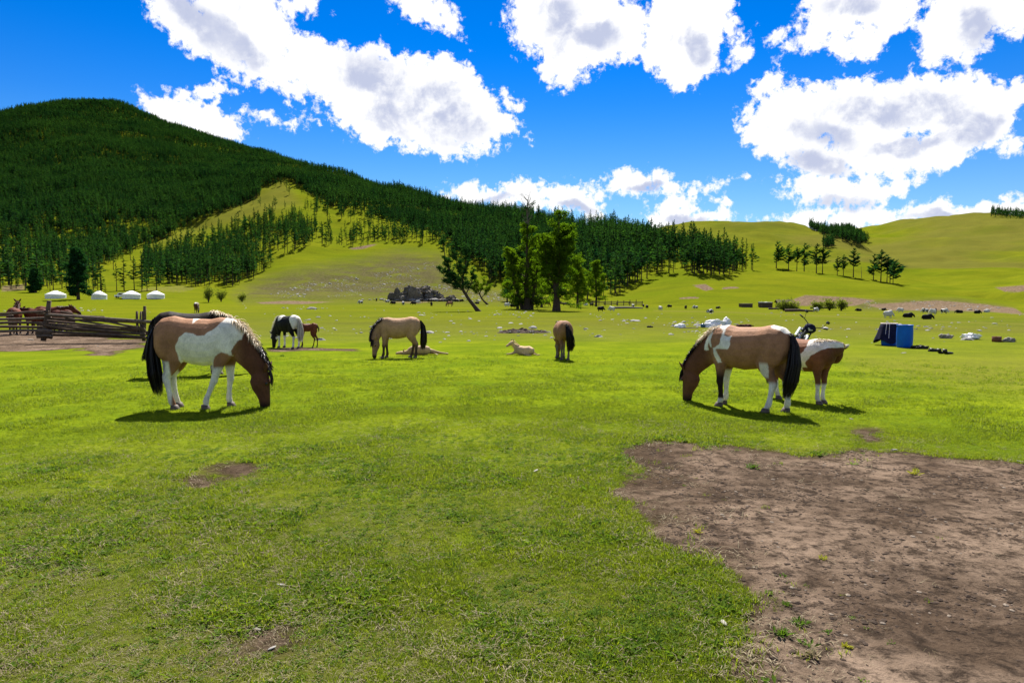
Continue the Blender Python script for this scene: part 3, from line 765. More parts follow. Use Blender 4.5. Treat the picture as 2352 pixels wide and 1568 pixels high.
def horse(root, pose, coat, mane, tail, front=FRONT0, hind=HIND0, voxel=.016, foal=False, seed=1, mane_len=.19, tail_shape=None, belly=1.0, tailpath=None, hairs=1.0, ear_rot=0., forelock=True):
    """coat(x, y, z, part array) -> colours; mane(t, rnd) and tail(t, rnd) -> colour of a strand"""
    r = random.Random(seed); fl = Flesh()
    lm = 1.0
    tor = [(-.705, 1.00, .08, .07), (-.66, 1.00, .19, .16), (-.57, 1.01, .265, .225), (-.44, 1.005, .305, .262), (-.28, .975, .30, .262), (-.12, .945, .315 * belly, .285 * belly), (.04, .93, .325 * belly, .295 * belly),
           (.2, .94, .322, .275), (.34, .975, .315, .235), (.46, .975, .29, .205), (.56, .945, .235, .175), (.635, .92, .15, .125), (.66, .915, .05, .05)]
    if foal: tor = [(x * .80, z + .10, a * .62, b * .62) for x, z, a, b in tor]
    fl.loft([((x, 0, z), a, b) for x, z, a, b in tor], 20)
    nk = pose['neck']; ho, hd, hdor = (Vector(q) for q in pose['head']); hd.normalize()
    latn = Vector(pose.get('lat', (0, 1, 0)))
    fs = .74 if foal else 1.0
    if foal:
        nk = [((c[0] * .80, c[1], c[2] + .10), a * .58, b * .62) for c, a, b in nk]
        ho = Vector((ho.x * .80, ho.y, ho.z + .10))
    fl.loft([(c, a, b) for c, a, b in nk], 14, latn)
    hdor = (hdor - hd * hdor.dot(hd)).normalized(); hlat = hdor.cross(hd)
    hs = .84 if foal else 1.08
    head = []
    for s, dd, w in [(-.045, .055, .05), (.0, .095, .078), (.06, .118, .092), (.13, .130, .094), (.20, .116, .082), (.28, .094, .068), (.37, .075, .056), (.45, .068, .056), (.515, .062, .054), (.548, .040, .036)]:
        e = .105 - .07 * s
        dd *= 1.14; w *= 1.06; head.append((ho + hd * s * hs * .90 + hdor * (e - dd) * hs, dd * hs, w * hs))
    fl.loft(head, 14, hlat)
    fl.ball(ho + (hd * .14 + hdor * -.075) * hs, (.080 * hs, .105 * hs, .09 * hs))
    for sg in (-1, 1): fl.ball(ho + (hd * .12 + hdor * .055 + hlat * sg * .062) * hs, (.034 * hs,) * 3)
    # muscles
    for sg in (-1, 1):
        k = .62 if foal else 1.; zz = .10 if foal else 0.; kx = .80 if foal else 1.
        fl.ball((.40 * kx, sg * .135 * k, .90 + zz), (.145 * k, .095 * k, .23 * k)); fl.ball((-.47 * kx, sg * .155 * k, .93 + zz), (.19 * k, .118 * k, .25 * k)); fl.ball((-.40 * kx, sg * .11 * k, 1.13 + zz), (.10 * k, .09 * k, .13 * k)); fl.ball((-.36 * kx, sg * .135 * k, .75 + zz * 1.2), (.115 * k, .075 * k, .135 * k))
    feet = []
    lk = .80 if foal else 1.10
    for (fx, fy), sg in zip(front, (-1, 1)):
        sx = .40 * (.8 if foal else 1); sy = sg * .125 * (.6 if foal else 1)
        if foal: fx *= .8; fy *= .6
        def P(z, dx=0., top=.86):
            t = 1 - z / top; return Vector((sx + (fx - sx) * t + dx, sy + (fy - sy) * t, z))
        up = 1.06 if foal else 1.
        fl.loft([(P(.86, 0), .15 * lk, .075 * lk), (P(.74), .115 * lk, .072 * lk), (P(.64 * up, -.01), .085 * lk, .062 * lk), (P(.53, 0), .062 * lk, .050 * lk), (P(.44, .008), .050 * lk, .046 * lk), (P(.395, .012), .054 * lk, .049 * lk), (P(.34, .004), .040 * lk, .038 * lk), (P(.22, 0), .035 * lk, .031 * lk), (P(.145, -.002), .042 * lk, .037 * lk), (P(.11, .002), .045 * lk, .040 * lk), (P(.07, .022), .036 * lk, .035 * lk), (P(.02, .036), .045 * lk, .042 * lk)], 10)
        feet.append((Vector((fx + .032, fy, 0)), lk))
    for (fx, fy), sg in zip(hind, (-1, 1)):
        sx = -.44 * (.8 if foal else 1); sy = sg * .135 * (.6 if foal else 1)
        if foal: fx *= .8; fy *= .6
        def P(z, dx=0., top=.95):
            t = 1 - z / top; return Vector((sx + (fx - sx) * t + dx, sy + (fy - sy) * t, z))
        fl.loft([(P(.95, 0), .21 * lk, .10 * lk), (P(.80, .045), .175 * lk, .105 * lk), (P(.70, .055), .135 * lk, .092 * lk), (P(.60, .015), .092 * lk, .066 * lk), (P(.52, -.035), .066 * lk, .048 * lk), (P(.455, -.075), .060 * lk, .043 * lk), (P(.41, -.070), .056 * lk, .043 * lk), (P(.35, -.055), .043 * lk, .037 * lk), (P(.24, -.035), .037 * lk, .032 * lk), (P(.15, -.022), .043 * lk, .038 * lk), (P(.115, -.012), .046 * lk, .040 * lk), (P(.07, .012), .037 * lk, .035 * lk), (P(.02, .028), .045 * lk, .042 * lk)], 10)
        feet.append((Vector((fx + .024, fy, 0)), lk))
    # ears are joined to the skin after the remesh
    ev = []; ef = []
    for sg in (-1, 1):
        b0 = ho + (hd * -.02 + hdor * .055 + hlat * sg * .062) * hs
        ax = (hd * -.85 + hdor * (.25 + ear_rot) + hlat * sg * .55).normalized(); out = (hlat * sg * .8 + hdor * .6).normalized(); sdv = ax.cross(out).normalized()
        o = len(ev); L = .155 * hs
        for t, w in ((0, .026), (.3, .040), (.6, .034), (.85, .016), (1.0, .002)):
            for k in range(8):
                th = 2 * math.pi * k / 8; cup = .5 if math.cos(th) > 0 else 1.0
                ev.append(b0 + ax * L * t + (out * math.cos(th) * w * .75 * cup + sdv * math.sin(th) * w) * hs)
        for i in range(4):
            for k in range(8):
                a0 = o + i * 8 + k; a1 = o + i * 8 + (k + 1) % 8; ef.append((a0, a1, a1 + 8, a0 + 8))
    def done(co, faces):
        n0 = len(co); V = np.vstack([co, np.array([tuple(p) for p in ev], np.float32)])
        F = faces + [tuple(i + n0 for i in q) for q in ef]
        ob = mesh_obj('body', V, F, M_COAT, root, True)
        neckz = np.zeros(len(V)); hv = np.array(ho); hdn = np.array(hd)
        srel = (V - hv) @ hdn                                         # distance along the head
        dh = np.linalg.norm(V - hv - np.outer(np.clip(srel, 0, .55), hdn), axis=1)
        nc = np.array([q[0] for q in nk]); dn_ = np.min(np.linalg.norm(V[:, None, :] - nc[None], axis=2), axis=1); tn = np.argmin(np.linalg.norm(V[:, None, :] - nc[None], axis=2), axis=1)
        info = dict(head=(dh < .16 * hs + .02) & (srel > -.08), s=srel, neck=tn, dn=dn_, ear=np.arange(len(V)) >= n0)
        cattr(ob, 'coat', coat(V[:, 0], V[:, 1], V[:, 2], info))
    remesh_later(fl, voxel, 4, done)
    for p, s in feet: hoof(root, p, 0, s)
    for sg in (-1, 1):
        e = Flesh(); e.ball(ho + (hd * .135 + hdor * .062 + hlat * sg * .082) * hs, (.021, .021, .021), None, 10, 7); e.build('eye', M_EYE, root, True)
    # mane along the crest
    st = []; npt = len(nk)
    def crest(t):
        q = t * (npt - 1); i = min(int(q), npt - 2); f_ = q - i
        c = Vector(nk[i][0]).lerp(Vector(nk[i + 1][0]), f_); a = nk[i][1] * (1 - f_) + nk[i + 1][1] * f_
        T = (Vector(nk[i + 1][0]) - Vector(nk[i][0])).normalized(); v = (latn - T * T.dot(latn)).normalized(); u = T.cross(v)
        return c + u * a * .93, T, v, u
    for k in range(int(1500 * hairs)):
        t = r.uniform(.0, .95); p, T, v, u = crest(t)
        sg = 1 if r.random() < .62 else -1
        L = mane_len * r.uniform(.5, 1.1) * (1.05 - .5 * t) * fs; p = p + v * r.uniform(-.022, .022) + T * r.uniform(-.03, .03)
        d = (u * r.uniform(.35, .9) * (1.1 - .7 * t) + v * sg * r.uniform(.2, .9) + T * r.uniform(-.2, .7)).normalized(); pts = [p - u * .02]
        for j in range(4):
            d = (d + Vector((0, 0, -.42)) + v * sg * .10).normalized(); p = p + d * L / 4; pts.append(p)
        st.append((pts, mane(t, r), r.uniform(.7, 1.3)))
    for k in range(int(90 * hairs) if forelock else 0):                # forelock
        p = ho + (hdor * .098 + hlat * r.uniform(-.04, .04) + hd * r.uniform(-.04, .03)) * hs; L = .2 * r.uniform(.5, 1.) * hs; pts = [p]
        d = (hd * .5 + hdor * .55 + hlat * r.uniform(-.4, .4)).normalized()
        for j in range(3): d = (d + hd * .6 - hdor * .18 + Vector((0, 0, -.15))).normalized(); p = p + d * L / 3; pts.append(p)
        st.append((pts, mane(1.0, r), 1.))
    hair_obj('mane', st, .0065, root, seed)
    st = []
    dock = Vector((-.66, 0, 1.17)) if not foal else Vector((-.53, 0, 1.20))
    tp = [Vector(q) for q in (tailpath or [(-.70, 0, 1.14), (-.78, 0, 1.0), (-.80, 0, .75), (-.79, 0, .5), (-.77, 0, .26)])]
    if foal: tp = [Vector((-.53, 0, 1.16)), Vector((-.59, 0, 1.08)), Vector((-.62, 0, .95)), Vector((-.61, 0, .82))]
    wid = [.03, .07, .115, .125, .085] if not foal else [.02, .03, .03, .02]
    for k in range(int((420 if not foal else 120) * hairs)):
        a = r.uniform(0, 6.28); rad = math.sqrt(r.random()); cut = r.uniform(.62, 1.0); pts = [dock + Vector((r.uniform(-.02, .02), r.uniform(-.02, .02), r.uniform(-.02, .02)))]
        wob = r.uniform(-.02, .02)
        for i, c in enumerate(tp):
            q = c if i < len(tp) - 1 else tp[-2].lerp(c, cut)
            w = wid[i] * rad; pts.append(q + Vector((math.cos(a) * w * .75 + wob, math.sin(a) * w * 1.1 - wob, r.uniform(-.03, .03))))
        st.append((pts, tail(rad, r), r.uniform(.7, 1.3)))
    hair_obj('tail', st, .009, root, seed + 5)

def col(*c): return np.array(c, np.float32)
def lerp(a, b, t): t = np.asarray(t)[:, None]; return a[None] * (1 - t) + b[None] * t if a.ndim == 1 else a * (1 - t) + b * t
def sm(x, a, b): t = np.clip((x - a) / (b - a), 0, 1); return t * t * (3 - 2 * t)
TAN, BROWN, DARK, WHITE, CREAM = col(.33, .165, .088), col(.115, .047, .026), col(.013, .008, .006), col(.80, .75, .66), col(.60, .49, .34)
def patches(x, z, y, polys, warp=.022, seed=0):
    wx = x + warp * (fbm(x * 7 + y * 4, z * 7, seed, 4, .6)); wz = z + warp * (fbm(x * 7 - 5, z * 7 + y * 4, seed + 7, 4, .6))
    m = np.zeros(len(x))
    for p in polys: m = np.maximum(m, sm(sdist(wx, wz, p), -.006, .006))
    return m
def base_coat(x, y, z, info, body, neck, nose, legdark=None):
    c = np.repeat(body[None], len(x), 0)
    c = lerp(c, c * .72 + .0, sm(z, .75, .62) * .6)                              # darker towards the belly and below
    nt = sm(x, .46, .72); c = lerp(c, np.repeat(neck[None], len(x), 0), np.where(info['head'] | info['ear'], 1, nt))
    c = lerp(c, np.repeat(nose[None], len(x), 0), np.where(info['head'], sm(info['s'], .36, .50), 0))
    if legdark is not None: c = lerp(c, np.repeat(legdark[None], len(x), 0), sm(z, .52, .34) * (~info['head']) * (x < .62))
    return c

def paint_one(x, y, z, info):
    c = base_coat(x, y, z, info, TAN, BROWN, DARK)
    W_ = [[(-.14, 1.09), (.02, 1.04), (.12, 1.04), (.24, 1.10), (.40, 1.26), (.46, 1.5), (.70, 1.2), (.66, .98), (.56, .91), (.51, .83), (.50, .75), (.46, .79), (.35, .81), (.26, .76), (.21, .66), (.24, .50), (.10, .45), (-.24, .60), (-.28, .70), (-.29, .82), (-.30, .89), (-.24, 1.00)],
          [(-.11, 1.45), (-.11, 1.27), (-.07, 1.19), (.0, 1.27), (.02, 1.45)]]
    m = patches(x, z, y, W_, .03, 5) * (~info['head'])
    hindw = sm(z, .70, .66) * (x < -.3) * sm(x, -.40, -.43); m = np.maximum(m, hindw * (z < .70) * ((x < -.41) | (z < .60)))
    m = np.maximum(m, sm(z, .62, .56) * (x > -.15) * (x < .62) * (~info['head']))
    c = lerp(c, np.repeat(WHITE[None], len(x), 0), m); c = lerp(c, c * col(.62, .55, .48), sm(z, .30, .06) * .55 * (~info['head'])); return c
def paint_two(x, y, z, info):
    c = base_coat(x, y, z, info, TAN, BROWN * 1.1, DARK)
    W_ = [[(.66, 1.05), (.62, 1.16), (.55, 1.3), (.42, 1.5), (.30, 1.45), (.28, 1.16), (.20, 1.12), (.13, 1.12), (.155, .92), (.35, .93), (.42, .90), (.32, .70), (.39, .69), (.47, .84), (.46, .92), (.52, .93), (.575, 1.02), (.60, .88), (.70, .88)],
          [(-.42, 1.5), (-.42, 1.285), (-.52, 1.25), (-.66, 1.20), (-.8, 1.15), (-.75, 1.5)]]
    B_ = [[(.34, 1.20), (.44, 1.245), (.53, 1.20), (.54, 1.08), (.51, .94), (.42, .93), (.36, .98), (.325, 1.10)]]
    m = patches(x, z, y, W_, .03, 15) * (1 - patches(x, z, y, B_, .03, 25)) * (~info['head'])
    legs = ~info['head'] & (x < .7)
    m = np.maximum(m, legs * (x < -.2) * sm(z, .50, .42)); m = np.maximum(m, legs * (x > .2) * (y < 0) * sm(z, .60, .54)); m = np.maximum(m, legs * (x > .2) * (y > 0) * sm(z, .16, .12))
    m = np.maximum(m, legs * (x < -.32) * (x > -.46) * (y > 0) * sm(z, .50, .56) * sm(z, .78, .70) * .8)
    dk = legs * (x > .2) * (y > 0) * sm(z, .62, .45); c = lerp(c, np.repeat((DARK * 1.6)[None], len(x), 0), dk * (1 - m))
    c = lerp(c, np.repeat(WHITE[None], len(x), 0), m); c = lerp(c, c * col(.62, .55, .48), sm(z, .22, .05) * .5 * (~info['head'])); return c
def paint_three(x, y, z, info):
    red = col(.21, .085, .042)
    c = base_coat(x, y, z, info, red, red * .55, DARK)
    W_ = [[(.14, 1.3), (.22, 1.12), (.14, 1.0), (-.08, .98), (-.3, 1.02), (-.42, .93), (-.38, .5), (.0, .5), (.12, .72), (.22, .70), (.20, .80), (.34, .98), (.50, 1.08), (.66, 1.12), (.9, 1.12), (.9, 1.6), (.3, 1.6)]]
    m = patches(x, z, y, W_, .03, 35) * (~info['head']); m = np.maximum(m, (~info['head']) * sm(z, .42, .36))
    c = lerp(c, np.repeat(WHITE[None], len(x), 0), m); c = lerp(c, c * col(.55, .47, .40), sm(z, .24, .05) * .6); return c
def plain(body, neck, legs=DARK * 2, nose=DARK * 1.5):
    return lambda x, y, z, info: base_coat(x, y, z, info, body, neck, nose, legs)
def pied_black(x, y, z, info):
    bl = col(.012, .011, .011); c = base_coat(x, y, z, info, bl, bl, bl)
    W_ = [[(-.8, .6), (-.8, 1.4), (-.34, 1.4), (-.40, 1.15), (-.55, .98), (-.62, .7)], [(.2, 1.4), (.1, 1.12), (.3, 1.05), (.4, 1.2), (.5, 1.4)]]
    m = patches(x, z, y, W_, .03, 45); m = np.maximum(m, sm(z, .50, .44) * (~info['head'])); return lerp(c, np.repeat((WHITE * .9)[None], len(x), 0), m)
def jit(c, r, k=.25): f = 1 + r.uniform(-k, k); return tuple(np.clip(np.asarray(c) * f, 0, 1))
def two_tone(split): return lambda t, r: jit(CREAM, r, .18) if t < split + r.uniform(-.05, .05) else jit(DARK, r, .5)
def tone(c, k=.3): return lambda t, r: jit(c, r, k)

def place(px, py, dirxy, sc, label, group=None, cat='horse', name='horse', d=None):
    p = at(px, py) if d is None else None
    if d is not None:
        x, y, _ = ray(px, py); k = d / y; p = Vector((x * k, y * k, float(height(x * k, y * k))))
    return empty(name, p, math.atan2(dirxy[1], dirxy[0]), sc, label, cat, group)

def build_horses():
    e = place(468, 937, (.995, .06), .985, 'brown and white pinto horse with cream mane grazing, facing the fence-free side near the dark horse', 'grazing horses')
    e['label'] = 'brown and white pinto grazing with its black tail towards the log fence'
    e.scale = (.925, .985, 1.03)
    horse(e, dict(GRAZE, ), paint_one, two_tone(.52), tone(DARK, .4), [(.04, -.13), (.34, .12)], [(-.42, -.12), (-.47, .14)], .0135, seed=3, mane_len=.215, tailpath=[(-.69, -.04, 1.12), (-.71, -.08, 1.0), (-.70, -.12, .75), (-.67, -.13, .5), (-.63, -.12, .20)], belly=1.03)
    e = place(1714, 938, (-.66, .75), .945, 'tan and white pinto grazing with big black tail, rear half towards the viewer', 'grazing horses')
    horse(e, GRAZE2, paint_two, two_tone(.45), tone(DARK, .4), [(.44, -.13), (.36, .13)], [(-.60, -.13), (-.42, .14)], .0135, seed=5, mane_len=.18, belly=1.02,
          tailpath=[(-.71, .02, 1.14), (-.76, .04, 1.0), (-.77, .06, .75), (-.74, .09, .5), (-.70, .12, .24)])
    turned = dict(neck=[((.36, 0, 1.03), .26, .16), ((.52, .0, 1.08), .20, .13), ((.62, .05, 1.10), .17, .11), ((.66, .14, 1.10), .145, .095), ((.61, .24, 1.06), .12, .085)],
                  head=((.58, .27, 1.04), (-.85, .50, -.45), (-.3, .3, .9)), lat=(-.7, .6, 0))
    e = place(1843, 921, (.50, -.80), .77, 'young red and white pinto standing behind the tan pinto, head turned away')
    horse(e, turned, paint_three, tone(CREAM, .2), tone(DARK, .4), [(.40, -.10), (.37, .10)], seed=7, voxel=.015, mane_len=.075, forelock=False)
    e = place(445, 860, (.93, .36), 1.06, 'dark brown horse with pale mane mostly hidden behind the brown and white pinto', 'grazing horses')
    lowg = dict(neck=[((.36, 0, 1.02), .27, .17), ((.55, 0, 1.02), .235, .13), ((.72, 0, .97), .19, .105), ((.86, 0, .88), .155, .09), ((.95, 0, .78), .13, .082)], head=((.97, 0, .79), (.3, 0, -.95), (.9, 0, .3)))
    horse(e, lowg, plain(col(.013, .007, .005), col(.012, .007, .005), WHITE * .4), tone(CREAM * 1.1, .2), tone(DARK, .4), [(.46, -.12), (.34, .13)], seed=9, voxel=.017,
          tailpath=[(-.69, 0, 1.12), (-.73, .0, .98), (-.75, .02, .75), (-.80, .0, .5), (-.90, 0, .32)])
    bentg = dict(neck=[((.36, 0, 1.02), .27, .17), ((.52, .02, .95), .235, .13), ((.64, .06, .82), .19, .105), ((.70, .12, .68), .155, .09), ((.71, .17, .55), .13, .082)],
                 head=((.71, .185, .555), (.03, .06, -1), (.55, .83, .06)), lat=(-.35, .93, 0))
    dun = col(.42, .245, .135)
    e = place(915, 822, (-.985, -.10), .93, 'sandy dun horse with dark mane grazing face-on in front of the sleeping foal', 'grazing horses')
    horse(e, bentg, plain(dun, dun * .72, col(.075, .045, .03)), tone(DARK * 1.8, .4), tone(DARK * 2, .4), [(.34, -.12), (.46, .12)], [(-.56, .13), (-.40, -.13)][::-1], .016, seed=11, mane_len=.2)
    e = place(662, 799, (-.80, .60), .97, 'black and white mare with pale tail standing beside the brown foal')
    horse(e, GRAZE, pied_black, tone(WHITE * .8, .2), lambda t, r: jit(WHITE * .75, r, .25) if t > .45 else jit(DARK * 3, r, .4), voxel=.018, seed=13, hairs=.7)
    e = place(708, 797, (-.97, .15), .72, 'brown foal standing close behind the black and white mare', name='foal', cat='foal')
    FST = dict(neck=[((.36, 0, 1.03), .25, .16), ((.52, 0, 1.10), .21, .13), ((.66, 0, 1.18), .17, .10), ((.77, 0, 1.25), .14, .085), ((.84, 0, 1.3), .12, .08)], head=((.85, 0, 1.32), (.85, 0, -.5), (.5, 0, .85)))
    horse(e, FST, plain(col(.16, .055, .028), col(.12, .04, .022), col(.09, .04, .025)), tone(DARK * 3, .4), tone(DARK * 3, .4), [(.50, -.14), (.34, .13)], [(-.62, -.12), (-.40, .13)], .016, True, 15, .07, hairs=.5)
    bay = col(.27, .14, .078)
    e = place(1292, 824, (-.10, 1.0), .86, 'light brown horse seen from behind with swinging black tail', 'grazing horses')
    horse(e, GRAZE, plain(bay, bay * .6, col(.16, .13, .11)), tone(DARK * 2, .4), tone(DARK, .4), [(.44, -.12), (.40, .12)], [(-.52, -.10), (-.46, .11)], .017, seed=17, belly=1.1,
          tailpath=[(-.73, -.02, 1.12), (-.82, -.05, .98), (-.83, -.10, .76), (-.80, -.13, .52), (-.77, -.11, .30)])
    red = col(.125, .036, .016)
    kw = dict(voxel=.02, hairs=.45)
    low = dict(neck=[((.36, 0, 1.02), .27, .17), ((.52, 0, 1.05), .235, .13), ((.68, 0, 1.10), .185, .10), ((.82, 0, 1.16), .145, .085), ((.92, 0, 1.2), .12, .08)], head=((.93, 0, 1.22), (.80, 0, -.60), (.6, 0, .8)))
    for k, (px, d, dr, s, ps, lb) in enumerate([
            (36, 768, (-.45, .9), 1.08, STAND, 'red brown horse behind the log fence, ears up at the far left end'),
            (84, 767, (-.95, .3), 1.05, low, 'red brown horse with a dark back, second in the fenced group'),
            (118, 763, (.97, .2), 1.12, low, 'red brown horse with head towards the fence post, farthest in the fenced group'),
            (143, 769, (-.93, .36), .98, GRAZE, 'red brown horse with its rump at the right end of the fenced group')]):
        e = place(px, d, dr, s * 1.15, lb, 'red brown horses inside the log fence')
        horse(e, ps, plain(red * (1 - .12 * k), red * .8, red * .4), tone(red * .5, .3), tone(red * .35, .3), seed=30 + k, **kw)
    e = place(452, 712, (.60, -.80), 1.3, 'brown horse with a pale back grazing alone beyond the log fence among the stones', 'grazing horses', d=112)
    horse(e, GRAZE, lambda x, y, z, i: lerp(base_coat(x, y, z, i, BROWN, BROWN * .6, DARK), np.repeat(WHITE[None] * .8, len(x), 0), sm(z + .1 * x, 1.12, 1.2)), tone(CREAM, .2), tone(DARK * 3, .4), seed=41, voxel=.024, hairs=.3)
    # far horses under the big larches
    for px, py, dr, cc, lb in ((1033, 704, (-.9, .2), bay, 'light brown horse grazing far off near the leaning trees'), (1256, 704, (.95, .1), bay * .6, 'brown horse grazing far off under the big larches')):
        e = place(px, py, dr, 1.15, lb, 'grazing horses')
        horse(e, GRAZE, plain(cc, cc * .8), tone(DARK * 2, .4), tone(DARK * 2, .4), seed=int(px), voxel=.03, hairs=.2)

    # ---- foals lying down
    cream = col(.55, .39, .22)
    e = place(1203, 816, (-.75, .5), .80, 'cream foal lying with its head raised on the bright grass', name='foal', cat='foal')
    fl = Flesh()
    fl.loft([((-.46, 0, .12), .05, .05), ((-.40, 0, .16), .14, .13), ((-.25, 0, .19), .19, .19), ((-.05, 0, .18), .18, .185), ((.15, 0, .19), .185, .18), ((.30, 0, .21), .17, .15), ((.40, 0, .22), .10, .10)], 16)
    nk = [((.26, 0, .25), .15, .10), ((.38, .03, .34), .12, .08), ((.46, .07, .42), .09, .065), ((.47, .10, .47), .075, .06)]
    fl.loft(nk, 12); ho = Vector((.46, .10, .50)); hd = Vector((.35, .75, -.42)).normalized()
    fl.loft([(ho + hd * s, a, b) for s, a, b in ((-.05, .04, .04), (0, .07, .065), (.07, .085, .07), (.15, .07, .055), (.24, .05, .042), (.31, .045, .04), (.335, .02, .02))], 12, Vector((1, 0, 0)))
    fl.loft([((-.30, -.12, .14), .11, .07), ((-.10, -.19, .08), .07, .05), ((-.28, -.23, .045), .035, .03), ((-.50, -.22, .035), .028, .028), ((-.62, -.2, .03), .03, .03)], 10)
    fl.loft([((-.30, .12, .14), .11, .07), ((-.10, .19, .08), .07, .05), ((-.28, .23, .045), .035, .03), ((-.50, .22, .035), .028, .028)], 10)
    fl.loft([((.28, -.10, .14), .08, .06), ((.46, -.14, .06), .045, .04), ((.34, -.17, .035), .03, .028), ((.22, -.17, .03), .028, .028)], 10)
    fl.loft([((.28, .10, .14), .08, .06), ((.46, .14, .06), .045, .04), ((.62, .15, .035), .03, .028), ((.72, .15, .03), .028, .028)], 10)
    def lying(root, fl, c1, ears):
        ev = []
        ef = []
        for b0, ax in ears:
            b0 = Vector(b0); ax = Vector(ax).normalized(); s1 = ax.orthogonal().normalized(); s2 = ax.cross(s1); o = len(ev)
            for t, w in ((0, .018), (.4, .028), (.8, .014), (1, .002)):
                for k in range(6): th = k * math.pi / 3; ev.append(tuple(b0 + ax * .10 * t + s1 * math.cos(th) * w + s2 * math.sin(th) * w * .5))
            for i in range(3):
                for k in range(6): ef.append((o + i * 6 + k, o + i * 6 + (k + 1) % 6, o + i * 6 + 6 + (k + 1) % 6, o + i * 6 + 6 + k))
        def done(co, faces):
            n0 = len(co); V = np.vstack([co, np.array(ev, np.float32)]); ob = mesh_obj('body', V, faces + [tuple(i + n0 for i in q) for q in ef], M_COAT, root, True)
            c = np.repeat(c1[None], len(V), 0) * (1 + .25 * fbm(V[:, 0] * 5, V[:, 2] * 5, 3, 3))[:, None]
            cattr(ob, 'coat', c)
        remesh_later(fl, .014, 4, done)
    lying(e, fl, cream, [((.44, .06, .55), (.0, -.3, 1)), ((.50, .10, .55), (.3, -.1, 1))])
    st = []; r = random.Random(4)
    for k in range(70):
        p = Vector((-.46, r.uniform(-.02, .02), .16)); p2 = p + Vector((-.08, r.uniform(-.04, .04), -.06)); p3 = p2 + Vector((-.10, r.uniform(-.04, .04), -.06)); st.append(([p, p2, p3], jit(cream * .8, r), 1))
    hair_obj('tail', st, .008, e)
    st = []
    for k in range(110):
        t = r.random(); a = Vector(nk[0][0]).lerp(Vector(nk[3][0]), t) + Vector((-.07 - .03 * (1 - t), 0, .07)); d = Vector((-.5, r.uniform(-.5, .5), .5)).normalized(); st.append(([a, a + d * .04, a + d * .06 + Vector((0, 0, -.02))], jit(cream * 1.1, r), 1))
    hair_obj('mane', st, .007, e)
    e = place(960, 816, (-.98, .1), 1.0, 'cream foal asleep flat on its side behind the dun horse', name='foal', cat='foal')
    fl = Flesh()
    fl.loft([((-.40, 0, .12), .05, .05), ((-.33, 0, .15), .13, .12), ((-.18, 0, .17), .16, .18), ((.0, 0, .16), .15, .17), ((.16, 0, .16), .15, .16), ((.28, 0, .13), .10, .12), ((.33, 0, .12), .05, .06)], 16)
    fl.loft([((.20, .02, .14), .11, .12), ((.34, .06, .09), .075, .09), ((.44, .08, .075), .06, .075)], 12)
    fl.loft([((.42, .09, .07), .055, .06), ((.50, .08, .08), .06, .075), ((.58, .04, .075), .05, .06), ((.68, -.02, .055), .04, .045), ((.72, -.045, .05), .02, .02)], 12)
    for sx, pts in ((-.3, [(-.30, -.10, .12), (-.42, -.28, .07), (-.62, -.34, .05), (-.80, -.36, .04), (-.88, -.38, .035)]), (-.3, [(-.28, -.06, .16), (-.48, -.20, .11), (-.66, -.22, .07), (-.84, -.22, .05), (-.92, -.23, .04)]),
                    (.2, [(.20, -.10, .10), (.22, -.30, .06), (.12, -.48, .045), (.0, -.60, .04)]), (.2, [(.18, -.08, .13), (.30, -.28, .08), (.32, -.46, .05), (.22, -.56, .04)])):
        w = [.09, .05, .034, .027, .03]; fl.loft([(p, w[i], w[i]) for i, p in enumerate(pts)], 10, Vector((0, 0, 1)))
    lying(e, fl, cream * .85, [((.43, .12, .12), (-.3, .5, 1)), ((.45, .05, .12), (-.4, -.2, 1))])
    st = []
    for k in range(80):
        p = Vector((-.40, 0, .13)); p2 = p + Vector((-.1, r.uniform(-.03, .05), -.03)); p3 = p2 + Vector((-.14, r.uniform(-.05, .08), -.06)); st.append(([p, p2, p3], jit(cream * .6, r), 1))
    hair_obj('tail', st, .008, e)
build_horses()

# ---- yaks: stocky, humped, with a skirt of long hair
def yak_flesh(lying):
    fl = Flesh(); z = -.42 if lying else 0.
    fl.loft([((-.85, 0, .85 + z), .10, .10), ((-.75, 0, .85 + z), .30, .25), ((-.5, 0, .84 + z), .37, .33), ((-.1, 0, .82 + z), .38, .37), ((.3, 0, .92 + z), .42, .34), ((.5, 0, .95 + z), .42, .27), ((.68, 0, .85 + z), .28, .2), ((.75, 0, .83 + z), .1, .1)], 16)
    # skirt of hair
    fl.loft([((-.78, 0, .60 + z), .1, .1), ((-.6, 0, .58 + z), .24, .30), ((0, 0, .54 + z), .24, .36), ((.5, 0, .58 + z), .24, .28), ((.68, 0, .62 + z), .1, .1)], 14)
    hz = .22 if lying else 0
    fl.loft([((.55, 0, .88 + z), .26, .17), ((.78, 0, .72 + z + hz), .21, .15), ((.92, 0, .60 + z + hz), .16, .13)], 12)
    fl.loft([((.88, 0, .66 + z + hz), .1, .09), ((.96, 0, .56 + z + hz), .15, .125), ((1.05, 0, .42 + z + hz), .12, .10), ((1.10, 0, .30 + z + hz), .095, .085), ((1.12, 0, .25 + z + hz), .04, .04)], 12)
    if not lying:
        for x, y in ((.42, .17), (.42, -.17), (-.6, .17), (-.6, -.17)):
            fl.loft([((x, y, .6), .14, .11), ((x, y, .35), .09, .08), ((x - .01, y, .18), .06, .055), ((x + .02, y, .02), .075, .07)], 10)
    return fl, z, hz
YAK = {}
def yak_meshes(lying, kind):
    return YAK[(lying, kind)]
